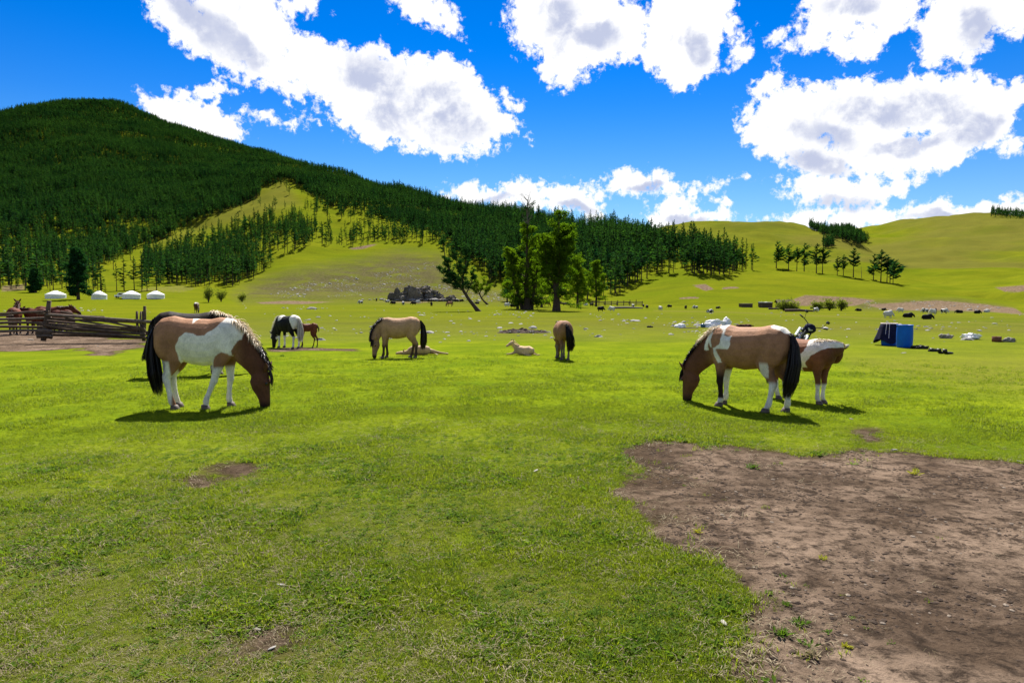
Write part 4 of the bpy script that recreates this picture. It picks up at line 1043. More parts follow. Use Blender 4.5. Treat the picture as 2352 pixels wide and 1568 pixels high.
def prep_yaks():
    for lying in (False, True):
        fl, z, hz = yak_flesh(lying)
        def done(co, faces, lying=lying):
            bl, wh = col(.014, .012, .011), col(.62, .60, .56)
            for kind in ('black', 'pied', 'white'):
                ob = mesh_obj('body', co, faces, M_COAT, None, True, False)
                n = fbm(co[:, 0] * 1.6, co[:, 2] * 1.6 + co[:, 1], 5, 2)
                m = {'black': np.zeros(len(co)), 'white': np.clip(.9 + 0 * n, 0, 1), 'pied': sm(n + .25 * (co[:, 2] > .8), .05, .12)}[kind]
                c = lerp(np.repeat(bl[None], len(co), 0), np.repeat(wh[None], len(co), 0), m); cattr(ob, 'coat', c)
                st = []; r = random.Random(9); zz = -.42 if lying else 0
                for k in range(90):
                    a = r.uniform(0, 6.28); p = Vector((-.84, 0, 1.0 + zz)); q = p + Vector((-.07 + .03 * math.cos(a), .04 * math.sin(a), -.2)); w = q + Vector((.07 * math.cos(a), .09 * math.sin(a), -.33 * r.uniform(.6, 1)))
                    w.z = max(w.z, .03); st.append(([p, q, w], jit(bl * 2 if kind == 'black' else wh * .9, r), 1.5))
                v, f, cc = ribbons(st, .012, 3); tl = mesh_obj('tail', [tuple(p) for p in v], f, M_HAIR, None, False, False); cattr(tl, 'coat', np.array(cc))
                hm = MB(); hh = .22 if lying else 0
                for sg in (-1, 1):
                    b = Vector((.93, sg * .09, .70 + zz + hh)); hm.tube([b, b + Vector((.02, sg * .14, .04)), b + Vector((.06, sg * .22, .15)), b + Vector((.03, sg * .2, .28))], [.035, .03, .02, .004], 7)
                YAK[(lying, kind)] = (ob.data, tl.data, hm.build('horns', M_HORN, None, True, False).data)
        remesh_later(fl, .03, 4, done)
prep_yaks()
flush()
def yak(px, py, dr, kind, lying, label, group, sc=1.0):
    p = at(px, py)
    if p is None: return
    b, t, h = YAK[(lying, kind)]
    e = empty('yak', p, math.atan2(dr[1], dr[0]), sc, label, 'yak', group)
    for nm, me in (('body', b), ('tail', t), ('horns', h)):
        o = bpy.data.objects.new(nm, me); C.objects.link(o); o.parent = e

# ------------------------------------------------------------------ big larches, leaning trees and bushes, each with its own limbs
def clump(v, f, c, rad, n, size, r, flat=.6):
    for _ in range(n):
        d = Vector((r.gauss(0, 1), r.gauss(0, 1), r.gauss(0, 1) * flat)) * rad * .55; p = c + d
        a = Vector((r.gauss(0, 1), r.gauss(0, 1), r.gauss(0, .6))).normalized(); b = a.orthogonal().normalized()
        b = (b * r.uniform(-1, 1) + a.cross(b) * r.uniform(-1, 1)).normalized(); L = size * r.uniform(.6, 1.4); w = L * r.uniform(.16, .34)
        o = len(v); v += [tuple(p - a * L * .5), tuple(p + b * w), tuple(p + a * L * .5), tuple(p - b * w)]; f += [(o, o + 1, o + 2), (o, o + 2, o + 3)]
def limb(mb, v, f, p0, d0, L, rad, r, depth, up=.15, leaf=(.55, 9, .42), sub=5, leaf_from=.4):
    pts = [p0]; d = d0.normalized(); N = 5
    for i in range(N):
        d = (d + Vector((r.gauss(0, .13), r.gauss(0, .13), up * .5 + r.gauss(0, .08)))).normalized(); pts.append(pts[-1] + d * L / N)
    mb.tube(pts, [max(rad * (1 - .85 * i / N), .012) for i in range(N + 1)], 5 if depth else 6, False)
    for i in range(N):
        for s in (.3, .8):
            t = (i + s) / N
            if t > leaf_from and leaf: clump(v, f, pts[i].lerp(pts[i + 1], s) + Vector((r.gauss(0, .15), r.gauss(0, .15), r.gauss(0, .1))), leaf[0] * (1.1 - .4 * t), leaf[1], leaf[2], r)
    if depth > 0:
        for k in range(sub):
            t = r.uniform(.22, .95) * N; i = min(int(t), N - 1); q = pts[i].lerp(pts[i + 1], t - i)
            dd = (d0.normalized() * .5 + Vector((r.gauss(0, .7), r.gauss(0, .7), r.gauss(.1, .4)))).normalized()
            limb(mb, v, f, q, dd, L * r.uniform(.3, .5), rad * .45, r, depth - 1, up, leaf, max(2, sub - 2), .15)
def broad_tree(name, e, trunks, seed, nl, mat, leaf=(.6, 9, .45), top_len=.3, depth=1, sub=4, base=.25, shape=None):
    """trunks: polylines (points, radii, limb length); limbs leave each trunk all round"""
    r = random.Random(seed); tb = MB(); v = []; f = []
    for pts, rad, LL in trunks:
        pts = [Vector(p) for p in pts]; tb.tube(pts, rad, 12, False)
        N = len(pts) - 1; H = pts[-1].z
        for k in range(nl):
            t = base + (1 - base) * (k + r.random()) / nl; q = t * N; i = min(int(q), N - 1); p = pts[i].lerp(pts[i + 1], q - i)
            a = k * 2.4 + r.uniform(-.5, .5); s = shape(t) if shape else (1 - t) ** .6 * .9 + .15
            rr = rad[i] + (rad[i + 1] - rad[i]) * (q - i)
            limb(tb, v, f, p, Vector((math.cos(a), math.sin(a), (r.uniform(-.1, .35) + t * .9 if t > .3 else r.uniform(-.35, .1)))), LL * s * r.uniform(.65, 1.2), max(rr * .38, .03), r, depth, .12, leaf, sub)
        for j in range(5): clump(v, f, pts[-1] - Vector((0, 0, .25 * j)), leaf[0] * .6, leaf[1], leaf[2], r)
    tb.build('trunk', M_BARK, e, True); mesh_obj('crown', v, f, mat, e)
def big_trees():
    e = empty('larch_tree', at(1210, 711), 0, 1, 'tall old larch with a bare dead top sticking out above the crown', 'tree')
    broad_tree('a', e, [([(0, 0, -.3), (.15, 0, 2.5), (-.1, .2, 6), (.1, 0, 10), (.0, 0, 14.5), (.1, 0, 18)], [1.05, .62, .5, .38, .26, .18], 6.0), ([(.95, .6, -.3), (1.2, .6, 2), (1.9, .8, 6), (2.6, .5, 11), (3.1, .6, 15.5)], [.62, .42, .32, .2, .06], 4.4), ([(-.9, .5, -.3), (-1.6, .6, 2.5), (-2.8, .8, 6), (-3.3, .5, 10), (-3.6, .6, 13)], [.5, .36, .28, .18, .05], 3.6)], 5, 26, M_LARCH,
               (.66, 10, .33), base=.14, shape=lambda t: .95 - .6 * t)
    r = random.Random(3); mb = MB(); v = []; f = []                                  # the dead leader
    p = [Vector((.1, 0, 17.6)), Vector((.15, 0, 20)), Vector((.0, .1, 22.5)), Vector((.35, 0, 25.3))]; mb.tube(p, [.26, .21, .15, .04], 6, False)
    for k in range(34):
        t = r.uniform(.05, .95) * 3; i = int(t); q = p[i].lerp(p[min(i + 1, 3)], t - i); a = r.uniform(0, 6.28)
        limb(mb, v, f, q, Vector((math.cos(a), math.sin(a) * .6, r.uniform(.4, 1.3))), r.uniform(1.2, 2.9), .085, r, 1, .25, (.25, 2, .28) if q.z < 22.5 and k % 2 else None, 2)
    mb.build('dead_top', M_DEADWOOD, e, True); mesh_obj('sparse_foliage', v, f, M_NEEDLE, e)
    e = empty('larch_tree', at(1278, 714), 0, 1, 'broad green larch with a thick trunk beside the dead-topped larch', 'tree')
    broad_tree('b', e, [([(0, 0, -.3), (.05, 0, 2.5), (-.1, 0, 5.5), (.35, 0, 9), (.3, .2, 13), (.5, 0, 19.2)], [.95, .62, .56, .42, .3, .06], 6.0), ([(0, 0, 5.0), (-1.2, .3, 7.5), (-2.2, .5, 10.5), (-2.4, .4, 14.5)], [.36, .3, .22, .05], 4.2), ([(.3, 0, 6.0), (1.5, .3, 9), (2.0, 0, 13), (2.2, .4, 16.5)], [.34, .28, .18, .05], 4.6)], 8, 28, M_LARCH,
               (.66, 10, .33), base=.14, shape=lambda t: .95 - .62 * t)
    for px, py, h, s, lb in ((1165, 692, 11, 3, 'slim larch with drooping boughs left of the dead-topped larch'), (1189, 709, 14, 4, 'narrow larch leaning against the left side of the dead-topped larch'), (1244, 705, 15.5, 14, 'larch between the two thick-trunked larches'),
                             (1326, 706, 14.5, 5, 'larch just right of the broad larch, horse grazing near its foot'), (1369, 703, 15, 6, 'larch standing second to the right of the broad larch')):
        e = empty('larch_tree', at(px, py), s, 1, lb, 'tree')
        broad_tree('c', e, [([(0, 0, -.3), (.1, 0, h * .25), (-.1, .1, h * .6), (0, 0, h)], [.42, .26, .17, .03], h * .34)], 20 + s, 30, M_LARCH if s != 4 else M_NEEDLE, (.7, 17, .30), base=.24, shape=lambda t: (1 - t) ** .7 + .12)
    # leaning trees
    r = random.Random(12); e = empty('leaning_tree', at(1100, 715), 0, 1, 'leaning dark tree with a bent trunk and upswept limbs', 'tree'); mb = MB(); v = []; f = []
    P = [Vector(q) for q in ((.1, 0, -.3), (-.9, 0, 1.0), (-2.0, .1, 2.4), (-3.0, .1, 4.0))]; mb.tube(P, [.52, .36, .32, .27], 9, False)
    for pts, rad in (([(-3.0, .1, 4.0), (-4.4, .2, 5.6), (-5.7, .3, 8.0), (-6.5, .2, 10.5), (-6.9, .3, 13.6)], [.22, .18, .14, .1, .03]), ([(-3.0, .1, 4.0), (-3.1, -.3, 6.2), (-2.5, -.4, 8.6), (-2.1, -.2, 12.2)], [.2, .15, .1, .03]),
                     ([(-4.4, .2, 5.6), (-6.3, .6, 6.8), (-7.9, .8, 8.0)], [.12, .08, .02]), ([(-3.1, -.3, 6.2), (-4.0, -.9, 8.2), (-4.5, -.8, 11.2)], [.12, .09, .02]), ([(-2.5, .1, 3.3), (-1.6, .6, 5.2), (-.9, .8, 7.6)], [.13, .09, .02]), ([(-3.0, .1, 4.0), (-5.2, -.7, 4.8), (-6.6, -1, 5.6)], [.1, .07, .02])):
        pts = [Vector(p) for p in pts]; mb.tube(pts, rad, 6, False); n = len(pts) - 1
        for k in range(int(9 * n)):
            t = r.uniform(.12, .999) * n; i = int(t); q = pts[i].lerp(pts[i + 1], t - i); a = r.uniform(0, 6.28)
            limb(mb, v, f, q, Vector((math.cos(a), math.sin(a), r.uniform(.3, 1.3))), r.uniform(.6, 1.5), .04, r, 0, .2, (.42, 14, .30))
    mb.build('trunk', M_BARK, e, True); mesh_obj('crown', v, f, M_NEEDLE, e)
    e = empty('leaning_tree', at(1121, 699), 0, 1, 'smaller leaning tree with a curved trunk behind the bigger leaning one', 'tree'); mb = MB(); v = []; f = []
    P = [Vector(q) for q in ((.1, 0, -.3), (-1.2, 0, .9), (-2.3, .1, 2.2), (-2.9, .1, 3.6))]; mb.tube(P, [.45, .3, .26, .2], 9, False)
    for pts, rad in (([(-2.9, .1, 3.6), (-3.8, .2, 5.6), (-4.2, .3, 8.6)], [.16, .12, .03]), ([(-2.9, .1, 3.6), (-2.0, -.3, 5.8), (-1.2, -.4, 8.9)], [.16, .12, .03]), ([(-2.3, .1, 2.2), (-.4, .2, 4.4), (1.2, .2, 6.8)], [.14, .1, .03]), ([(-2.6, .1, 3.0), (-4.6, 0, 4.4), (-5.8, 0, 5.8)], [.12, .08, .02])):
        pts = [Vector(p) for p in pts]; mb.tube(pts, rad, 6, False); n = len(pts) - 1
        for k in range(int(12 * n)):
            t = r.uniform(.2, .999) * n; i = int(t); q = pts[i].lerp(pts[i + 1], t - i); a = r.uniform(0, 6.28)
            limb(mb, v, f, q, Vector((math.cos(a), math.sin(a), r.uniform(.2, 1.1))), r.uniform(.7, 1.7), .04, r, 0, .2, (.42, 13, .30))
    mb.build('trunk', M_BARK, e, True); mesh_obj('crown', v, f, M_LARCH, e)
    # dark dense tree among the tents and its neighbours
    for px, py, ty, s, lb in ((180, 688, 592, 40, 'big dense dark tree standing in front of the slope between two white tents'), (82, 672, 628, 41, 'lone bushy conifer on the lower slope left of the first white tent')):
        p = at(px, py); h = (py - ty) / 1568 * p.length
        e = empty('conifer_tree', p, s, 1, lb, 'tree')
        broad_tree('d', e, [([(0, 0, -.3), (.1, 0, h * .3), (-.1, .1, h * .6), (0, 0, h)], [.55, .36, .22, .03], h * .24)], s, 30, M_NEEDLE, (.9, 10, .7), base=.14, shape=lambda t: (1 - t) ** .6 + .15)
    # wind-swept pines on the saddle at the right
    spec = [(1783, 615, 559, 'twin-stemmed'), (1811, 622, 566, 'dense'), (1830, 623, 572, 'narrow'), (1847, 623, 564, 'tall'), (1875, 627, 566, 'layered'), (1889, 628, 574, 'slanting'), (1923, 632, 593, 'small'), (1937, 633, 590, 'bushy'), (1960, 636, 577, 'broad layered'),
            (2006, 643, 591, 'tall'), (2023, 647, 583, 'tallest'), (2037, 650, 598, 'narrow'), (2044, 652, 602, 'slim'), (2051, 654, 607, 'flag-shaped')]
    for k, (px, py, ty, kind) in enumerate(spec):
        p = at(px, py); h = (py - ty) / 1568 * math.hypot(p.x, p.y)
        tr, v, f = conifer(300 + k, H=h, width=.30, base=.20 + .08 * (k % 3), nb=46, tri=11, droop=.0, gaps=.18, wind=.9 if k > 11 else .35, thick=.016)
        where = 'at the right end of the forest edge' if px < 1900 else ('in the middle group on the green saddle' if px < 1990 else 'in the separate group farthest right on the saddle')
        e = empty('pine_tree', p - Vector((0, 0, .2)), 0, 1, '%s windswept pine %s' % (kind, where), 'tree', 'windswept pines on the saddle')
        tr.build('trunk', M_BARK, e, True); mesh_obj('crown', v, f, M_NEEDLE, e)
    r = random.Random(77); p = at(1979, 639); e = empty('dead_tree', p, 0, 1, 'bare dead trunk beside the middle group of windswept pines', 'tree'); mb = MB()
    mb.tube([(0, 0, -.2), (-.2, 0, 5), (-.9, 0, 11.5)], [.24, .17, .04], 7, False)
    for k in range(7):
        z = 5 + k * .9; mb.tube([(-.2 - z * .05, 0, z), (-.2 - z * .05 + r.uniform(-1.3, 1.3), r.uniform(-.8, .8), z + r.uniform(-.2, .7))], [.06, .015], 5, False)
    mb.build('trunk', M_DEADWOOD, e, True)
    # willow bushes
    for k, (px, py, w, h, lb) in enumerate([(1800, 714, 34, 25, 'widest round willow bush in front of the third shed'), (1822, 714, 20, 18, 'low willow bush touching the widest one'), (1878, 713, 24, 18, 'willow bush leftmost of the three along the eroded bank'), (1905, 713, 26, 24, 'willow bush in the middle of the three along the eroded bank'), (1932, 714, 25, 26, 'tallest willow bush rightmost along the eroded bank'),
                                            (479, 694, 22, 36, 'taller round bush on the plain right of the white tents'), (508, 693, 26, 28, 'wider round bush second to the right of the white tents'), (556, 693, 16, 17, 'small bush alone below the stony slope')]):
        p = at(px, py); m = math.hypot(p.x, p.y) / 1568; r = random.Random(60 + k); e = empty('willow_bush', p, k, 1, lb, 'bush'); mb = MB(); v = []; f = []
        for j in range(9):
            a = j * .7 + r.uniform(-.2, .2); W_ = w * m * .5 * r.uniform(.6, 1.05); Hh = h * m * r.uniform(.55, .95)
            pts = [Vector((0, 0, -.1)), Vector((math.cos(a) * W_ * .3, math.sin(a) * W_ * .3, Hh * .5)), Vector((math.cos(a) * W_ * .75, math.sin(a) * W_ * .75, Hh))]; mb.tube(pts, [.11, .08, .02], 5, False)
            for i in range(26):
                q = pts[1].lerp(pts[2], r.uniform(-.25, 1.15)); clump(v, f, q + Vector((r.gauss(0, .4), r.gauss(0, .4), r.gauss(0, .2))), .55, 5, .40, r)
        mb.build('trunk', M_BARK, e, True); mesh_obj('crown', v, f, M_WILLOW, e)
big_trees()

# ------------------------------------------------------------------ rock outcrop, stones, scree
M_STONE = None
def stone_mat():
    m, t, b = new_mat("river stone"); oi = t.node('ShaderNodeObjectInfo'); g = t.node('ShaderNodeTexCoord')
    n = t.noise(g.outputs['Object'], 3, 6, .65); base = t.mix(oi.outputs['Random'], (.12, .117, .105), (.32, .31, .29))
    c = t.mix(t.remap(n, .45, .7, 0, .6), base, (.13, .115, .09)); t.l.new(c, b.inputs['Base Color']); b.inputs['Roughness'].default_value = .85
    bn = t.node('ShaderNodeBump'); bn.inputs['Strength'].default_value = .5; bn.inputs['Distance'].default_value = .05; t.l.new(n, bn.inputs['Height']); t.l.new(bn.outputs[0], b.inputs['Normal']); return m
M_STONE = stone_mat()
def rock_mesh(seed, sub=2, flat=.62, amp=.5):
    bm = bmesh.new(); bmesh.ops.create_icosphere(bm, subdivisions=sub, radius=1.)
    co = np.array([v.co[:] for v in bm.verts]); n = fbm(co[:, 0] * 1.3 + seed * 9, co[:, 1] * 1.3 + co[:, 2] * 1.7, seed, 3)
    co *= (1 + amp * n)[:, None]; co[:, 2] *= flat; co[:, 0] *= 1.25; co[:, 2] = np.maximum(co[:, 2], -.2)
    for v, c in zip(bm.verts, co): v.co = c
    me = bpy.data.meshes.new('stone'); bm.to_mesh(me); bm.free(); me.materials.append(M_STONE); return me
ROCKS = [rock_mesh(s) for s in range(6)]
ROCK_SRC = [bpy.data.objects.new('stone_source', m) for m in ROCKS]
def build_stones():
    N = 60000
    px = rng.uniform(-40, 2400, N); py = rng.uniform(698, 800, N)
    band = np.exp(-((py - np.interp(px, [0, 450, 620, 800, 1000, 1200, 1400, 1550, 1900, 2100, 2400], [716, 712, 707, 706, 722, 722, 732, 742, 752, 752, 716])) / np.interp(px, [0, 600, 1000, 1400, 2000, 2400], [4, 3.5, 5, 7, 7, 3])) ** 2)
    sparse = np.exp(-((py - 750) / 26) ** 2) * .16 * np.interp(px, [0, 550, 650, 1500, 2200, 2400], [.05, .1, 1, 1, .6, .5])
    clus = np.clip(.25 + 3.6 * fbm(px / 55, py / 7, 141, 3), 0, 1.6)
    dens = (band * .30 * np.interp(px, [0, 150, 350, 480, 640, 800, 1000, 2000, 2150, 2250, 2400], [.5, .9, .45, 1, 1.1, .45, 1, .9, .3, .8, .7]) + sparse * .6) * clus
    idx = np.nonzero(rng.random(N) < dens * .36)[0]
    # a pixel row maps to a terrain distance
    out = []
    for i in idx:
        u, y, z = ray(px[i], py[i]); hh = math.hypot(u, y); k = (EYE + 1.0) / max(-z, .004)
        for _ in range(6): zz = float(height(u * k, y * k)); k = (EYE - zz) / max(-z, .004)
        if k > 270 or not np.isfinite(k): continue
        s = np.exp(rng.normal(math.log(.092), .5)) * np.interp(k, [20, 60, 150], [.7, 1.0, 1.9]); out.append((u * k, y * k, float(height(u * k, y * k)), rng.uniform(0, 6.28), s, int(rng.integers(0, 6)), s / k))
    out.sort(key=lambda q: -q[6])
    for q in out[:230]:
        o = bpy.data.objects.new('stone', ROCKS[q[5]]); C.objects.link(o); o.location = (q[0], q[1], q[2] - .12 * q[4]); o.rotation_euler = (rng.uniform(-.15, .15), 0, q[3]); o.scale = (q[4], q[4] * rng.uniform(.7, 1), q[4])
        PX, PY = project(q[0], q[1], q[2]); zn = 'beyond the log fence' if PX < 600 else ('between the mare and the dun horse' if PX < 850 else ('below the leaning tree' if PX < 1120 else ('below the thick-trunked larches' if PX < 1340 else ('right of the horse seen from behind' if PX < 1540 else ('around the white sacks' if PX < 1740 else ('around the motorbike' if PX < 1990 else 'around the blue barrels'))))))
        wd = 'nearer to the horses' if PY > 740 else 'on the far stony strip'; tag(o, '%s grey river stone %s %s' % ('rounded' if q[4] > .2 else 'small', wd, zn), 'stone', 'river stones ' + zn)
    o = inst_nodes('gravel', [(q[0], q[1], q[2] - .1 * q[4], q[3], q[4] * .8, q[5]) for q in out[230:]], ROCK_SRC); o['label'] = 'smaller grey stones strewn in bands across the pasture'
    # scree on the bare slope
    pts = []
    SC = [(620, 676), (720, 645), (860, 628), (990, 598), (1025, 640), (1040, 672), (900, 672), (780, 682), (640, 684)]
    P2 = [(1060, 672), (1150, 665), (1185, 682), (1160, 694), (1060, 690)]
    P3 = [(1960, 694), (2120, 690), (2260, 700), (2330, 712), (2200, 714), (2000, 712)]
    for poly, n in ((SC, 1000), (P2, 220), (P3, 160)):
        xs = [p[0] for p in poly]; ys = [p[1] for p in poly]; a = rng.uniform(min(xs), max(xs), n * 3); b = rng.uniform(min(ys), max(ys), n * 3)
        ok = np.nonzero(inpoly(a, b, poly) & (fbm(a / 40, b / 14, 151, 3) > -.12))[0][:n]
        for i in ok:
            p = at(a[i], b[i])
            if p is None: continue
            pts.append((p.x, p.y, p.z - .05, rng.uniform(0, 6.28), float(np.exp(rng.normal(math.log(.22), .45))), int(rng.integers(0, 6))))
    o = inst_nodes('scree', pts, ROCK_SRC); o['label'] = 'pale scree and loose blocks on the bare brown slope'
    # outcrop at the foot of the slope
    m = simple_mat("outcrop rock", (.13, .115, .095), .95, .55, .5, .1, .9)
    e = empty('rock_outcrop', at(965, 690), 0, 1, 'dark rocky outcrop with a shaded hollow at the foot of the slope', 'rocks')
    r = random.Random(8); D = math.hypot(e.location.x, e.location.y); k = D / 1568
    for j, (px, py, w, h) in enumerate([(905, 690, 16, 20), (925, 690, 26, 36), (950, 690, 30, 40), (975, 690, 24, 38), (990, 690, 22, 26), (1012, 691, 26, 20), (1035, 691, 24, 16), (938, 670, 22, 14), (965, 665, 24, 16), (990, 672, 18, 12)]):
        me = rock_mesh(40 + j, 4, 1.0, 1.1); co = np.array([v.co[:] for v in me.vertices]); co *= (1 + .25 * fbm(co[:, 0] * 5, co[:, 1] * 5 + co[:, 2] * 6, j, 3))[:, None]
        for v, c in zip(me.vertices, co): v.co = c
        me.materials.clear(); me.materials.append(m); o = bpy.data.objects.new('boulder', me); C.objects.link(o); o.parent = e
        o.location = ((px - 965) * k, r.uniform(-1.5, 2.5) + (690 - py) * .15, (690 - py) * k * .8); o.scale = (w * k * .55, 3.2, h * k * .72); o.rotation_euler = (0, 0, r.uniform(-.4, .4))
    pts = [(rng.normal(0, 11), rng.uniform(-6, 3), rng.uniform(-.3, .6), rng.uniform(0, 6), float(np.exp(rng.normal(-.6, .4))), int(rng.integers(0, 6))) for _ in range(160)]
    o = inst_nodes('rubble', [(p[0], p[1], p[2] + (2.2 if p[1] > -1 and abs(p[0]) < 9 else 0), *p[3:]) for p in pts], ROCK_SRC); o.parent = e
build_stones()

# ------------------------------------------------------------------ tents, van, sheds, fences
M_FELT = simple_mat("white canvas", (.80, .80, .78), .8, .08, 1.5, .1); M_BAND = simple_mat("grey canvas band", (.42, .43, .45), .8, .1, 3, .1)
M_WOOD = simple_mat("weathered wood", (.095, .068, .050), .9, .45, 5, .1, .5); M_WOODP = simple_mat("pale weathered wood", (.24, .20, .165), .9, .3, 5, .1, .4)
M_ORANGE = simple_mat("painted door", (.35, .13, .05), .6, .2, 4); M_GLASS = simple_mat("dark glass", (.02, .025, .03), .1, .2, 3, .6); M_RUB = simple_mat("black rubber", (.015, .015, .016), .7, .2, 9)
M_WPAINT = simple_mat("white paint", (.75, .75, .74), .35, .05, 4, .5); M_METAL = simple_mat("grey metal", (.35, .35, .36), .35, .2, 9, .5, 0, .8)
def gers():
    for k, (px, py, w, lb) in enumerate([(128, 685, 37, 'white round tent leftmost on the plain'), (228, 686.5, 29, 'narrower white round tent second from the left'), (302, 685, 36, 'white round tent with a white van parked beside it'), (358, 685, 35, 'white round tent rightmost of the four')]):
        p = at(px, py); R0 = .93 * w * math.hypot(p.x, p.y) / 1568 / 2; e = empty('round_tent', p, k * .7, 1, lb, 'tent', 'white round felt tents')
        mb = MB(); mb.lathe([(R0 * .985, -.2), (R0, .8), (R0 * .99, 1.38)], 32); mb.build('wall', M_FELT, e, True)
        mb = MB(); mb.lathe([(R0 * 1.03, 1.33), (R0 * 1.02, 1.40), (R0 * .6, 2.08), (R0 * .2, 2.68), (R0 * .15, 2.74), (0, 2.77)], 32); mb.build('roof', M_FELT, e, True)
        mb = MB(); mb.lathe([(R0 * .16, 2.70), (R0 * .16, 2.86), (R0 * .12, 2.86), (R0 * .12, 2.74)], 16); mb.build('crown_ring', M_BAND, e)
        for z in (.55, 1.05):
            mb = MB(); mb.lathe([(R0 * 1.005 + .0, z), (R0 * 1.012, z + .03), (R0 * 1.005, z + .07)], 32); mb.build('band', M_BAND, e, True)
        a = .9; mb = MB(); M = Matrix.Rotation(a, 4, 'Z') @ Matrix.Translation((R0, 0, 0)); mb.box((-.03, -.42, 0), (.06, .42, 1.35), M); mb.build('door', M_ORANGE, e)
    p = at(278, 684.5); e = empty('van', p, math.radians(185), 1, 'small white van parked left of the third round tent', 'van')
    mb = MB(); o = [(-1.9, .45), (-1.95, 1.1), (-1.8, 1.9), (.6, 1.95), (1.15, 1.25), (1.95, 1.05), (2.0, .45)]
    for y in (-.8, .8): mb.v += [(x, y, z) for x, z in o]
    n = len(o); mb.f += [tuple(range(n)), tuple(reversed(range(n, 2 * n)))] + [(i, i + n, (i + 1) % n + n, (i + 1) % n) for i in range(n)]
    mb.build('body', M_WPAINT, e)
    for y in (-.805, .805):
        mb = MB(); mb.add([(-1.6, y, 1.2), (.5, y, 1.2), (.45, y, 1.75), (-1.6, y, 1.75)], [(0, 1, 2, 3)]); mb.build('side_window', M_GLASS, e)
    mb = MB(); mb.add([(.66, -.7, 1.86), (.66, .7, 1.86), (1.14, .7, 1.3), (1.14, -.7, 1.3)], [(0, 1, 2, 3)]); mb.v = [(x + .02, y, z + .02) for x, y, z in mb.v]; mb.build('windscreen', M_GLASS, e)
    for x in (-1.25, 1.25):
        for y in (-.75, .75):
            mb = MB(); mb.tube([(x, y - .1, .36), (x, y + .1, .36)], .36, 14); mb.build('wheel', M_RUB, e)
gers()
def sheds():
    for k, (px, py, w, h, roof, lb) in enumerate([(1713, 706, 23, 10, 'flat', 'dark low shed leftmost of the three on the plain'), (1758, 706, 24, 12, 'pale', 'dark low shed with pale broken roof covering'), (1799, 706, 26, 15, 'gable', 'dark shed with a sloping roof behind the widest willow bush')]):
        p = at(px, py); m = math.hypot(p.x, p.y) / 1568; w *= m; h *= m; e = empty('shed', p, .15 - .1 * k, 1, lb, 'shed'); d = w * .7; n = 6
        for j in range(n):                                              # log courses
            z0 = h * .8 * j / n; mb = MB(); mb.box((-w / 2, -d / 2 - .03 * (j % 2), z0 - .1), (w / 2, -d / 2 + .25, z0 + h * .8 / n - .03)); mb.build('log', M_WOOD, e)
        mb = MB(); mb.box((-w / 2, -d / 2 + .26, -.1), (-w / 2 + .25, d / 2, h * .8)); mb.box((w / 2 - .25, -d / 2 + .26, -.1), (w / 2, d / 2, h * .8)); mb.box((-w / 2, d / 2 + .002, -.1), (w / 2, d / 2 + .25, h * .8)); mb.build('wall', M_WOOD, e)
        mb = MB()
        if roof == 'gable':
            mb.add([(-w * .62, -d * .65, h * .72), (w * .6, -d * .65, h * .72), (w * .6, 0, h * 1.1), (-w * .62, 0, h * 1.1), (-w * .62, d * .65, h * .72), (w * .6, d * .65, h * .72), (-w * .62, -d * .65, h * .66), (w * .6, -d * .65, h * .66)], [(0, 1, 2, 3), (3, 2, 5, 4), (6, 7, 1, 0)])
            mb.build('roof', M_WOOD, e)
        else:
            mb.box((-w * .54, -d * .58, h * .8), (w * .54, d * .62, h * .87)); mb.build('roof', M_WOODP if roof == 'flat' else M_WOOD, e)
            if roof == 'pale':
                r = random.Random(2)
                for j in range(8):
                    x = -w * .5 + w * j / 8; mb = MB(); mb.box((x, -d * .6, h * .875), (x + w / 8 * .85, d * .55, h * (.93 + .09 * r.random()))); mb.build('roof_plank', M_FELT, e)
    e = empty('far_fence', at(1420, 702), 0, 1, 'low log fence far off at the foot of the forest', 'fence'); m = math.hypot(e.location.x, e.location.y) / 1568; r = random.Random(1)
    for j in range(9):
        x = (-58 + j * 14) * m; mb = MB(); mb.tube([(x, 0, -.5), (x + .1, 0, 2.0 + r.uniform(-.3, .6))], .14, 6); mb.build('post', M_WOOD, e)
    for z in (.5, 1.1, 1.6):
        for j in range(4):
            x = (-58 + j * 28) * m; mb = MB(); mb.tube([(x - .5, .2, z + r.uniform(-.2, .2)), (x + 30 * m, .2, z + r.uniform(-.2, .2))], .12, 6); mb.build('rail', M_WOOD, e)
    for k, (px, py, L, a, lb) in enumerate([(1440, 709, 9, .1, 'fallen grey log lying by the far log fence'), (1797, 711, 8, -.05, 'dark fallen trunk in front of the third shed'), (1892, 709, 9, .05, 'dark fallen trunk behind the willow bushes'), (1836, 716, 6, -.5, 'thin fallen pole slanting below the widest willow bush')]):
        p = at(px, py); mb = MB(); mb.tube([(-L / 2, 0, .25), (0, .1, .35), (L / 2, .2, .2)], [.32, .28, .16], 8); o = mb.build('log', M_WOOD if k else M_WOODP, None, True); o.location = p; o.rotation_euler = (0, 0, a); tag(o, lb, 'log')
sheds()
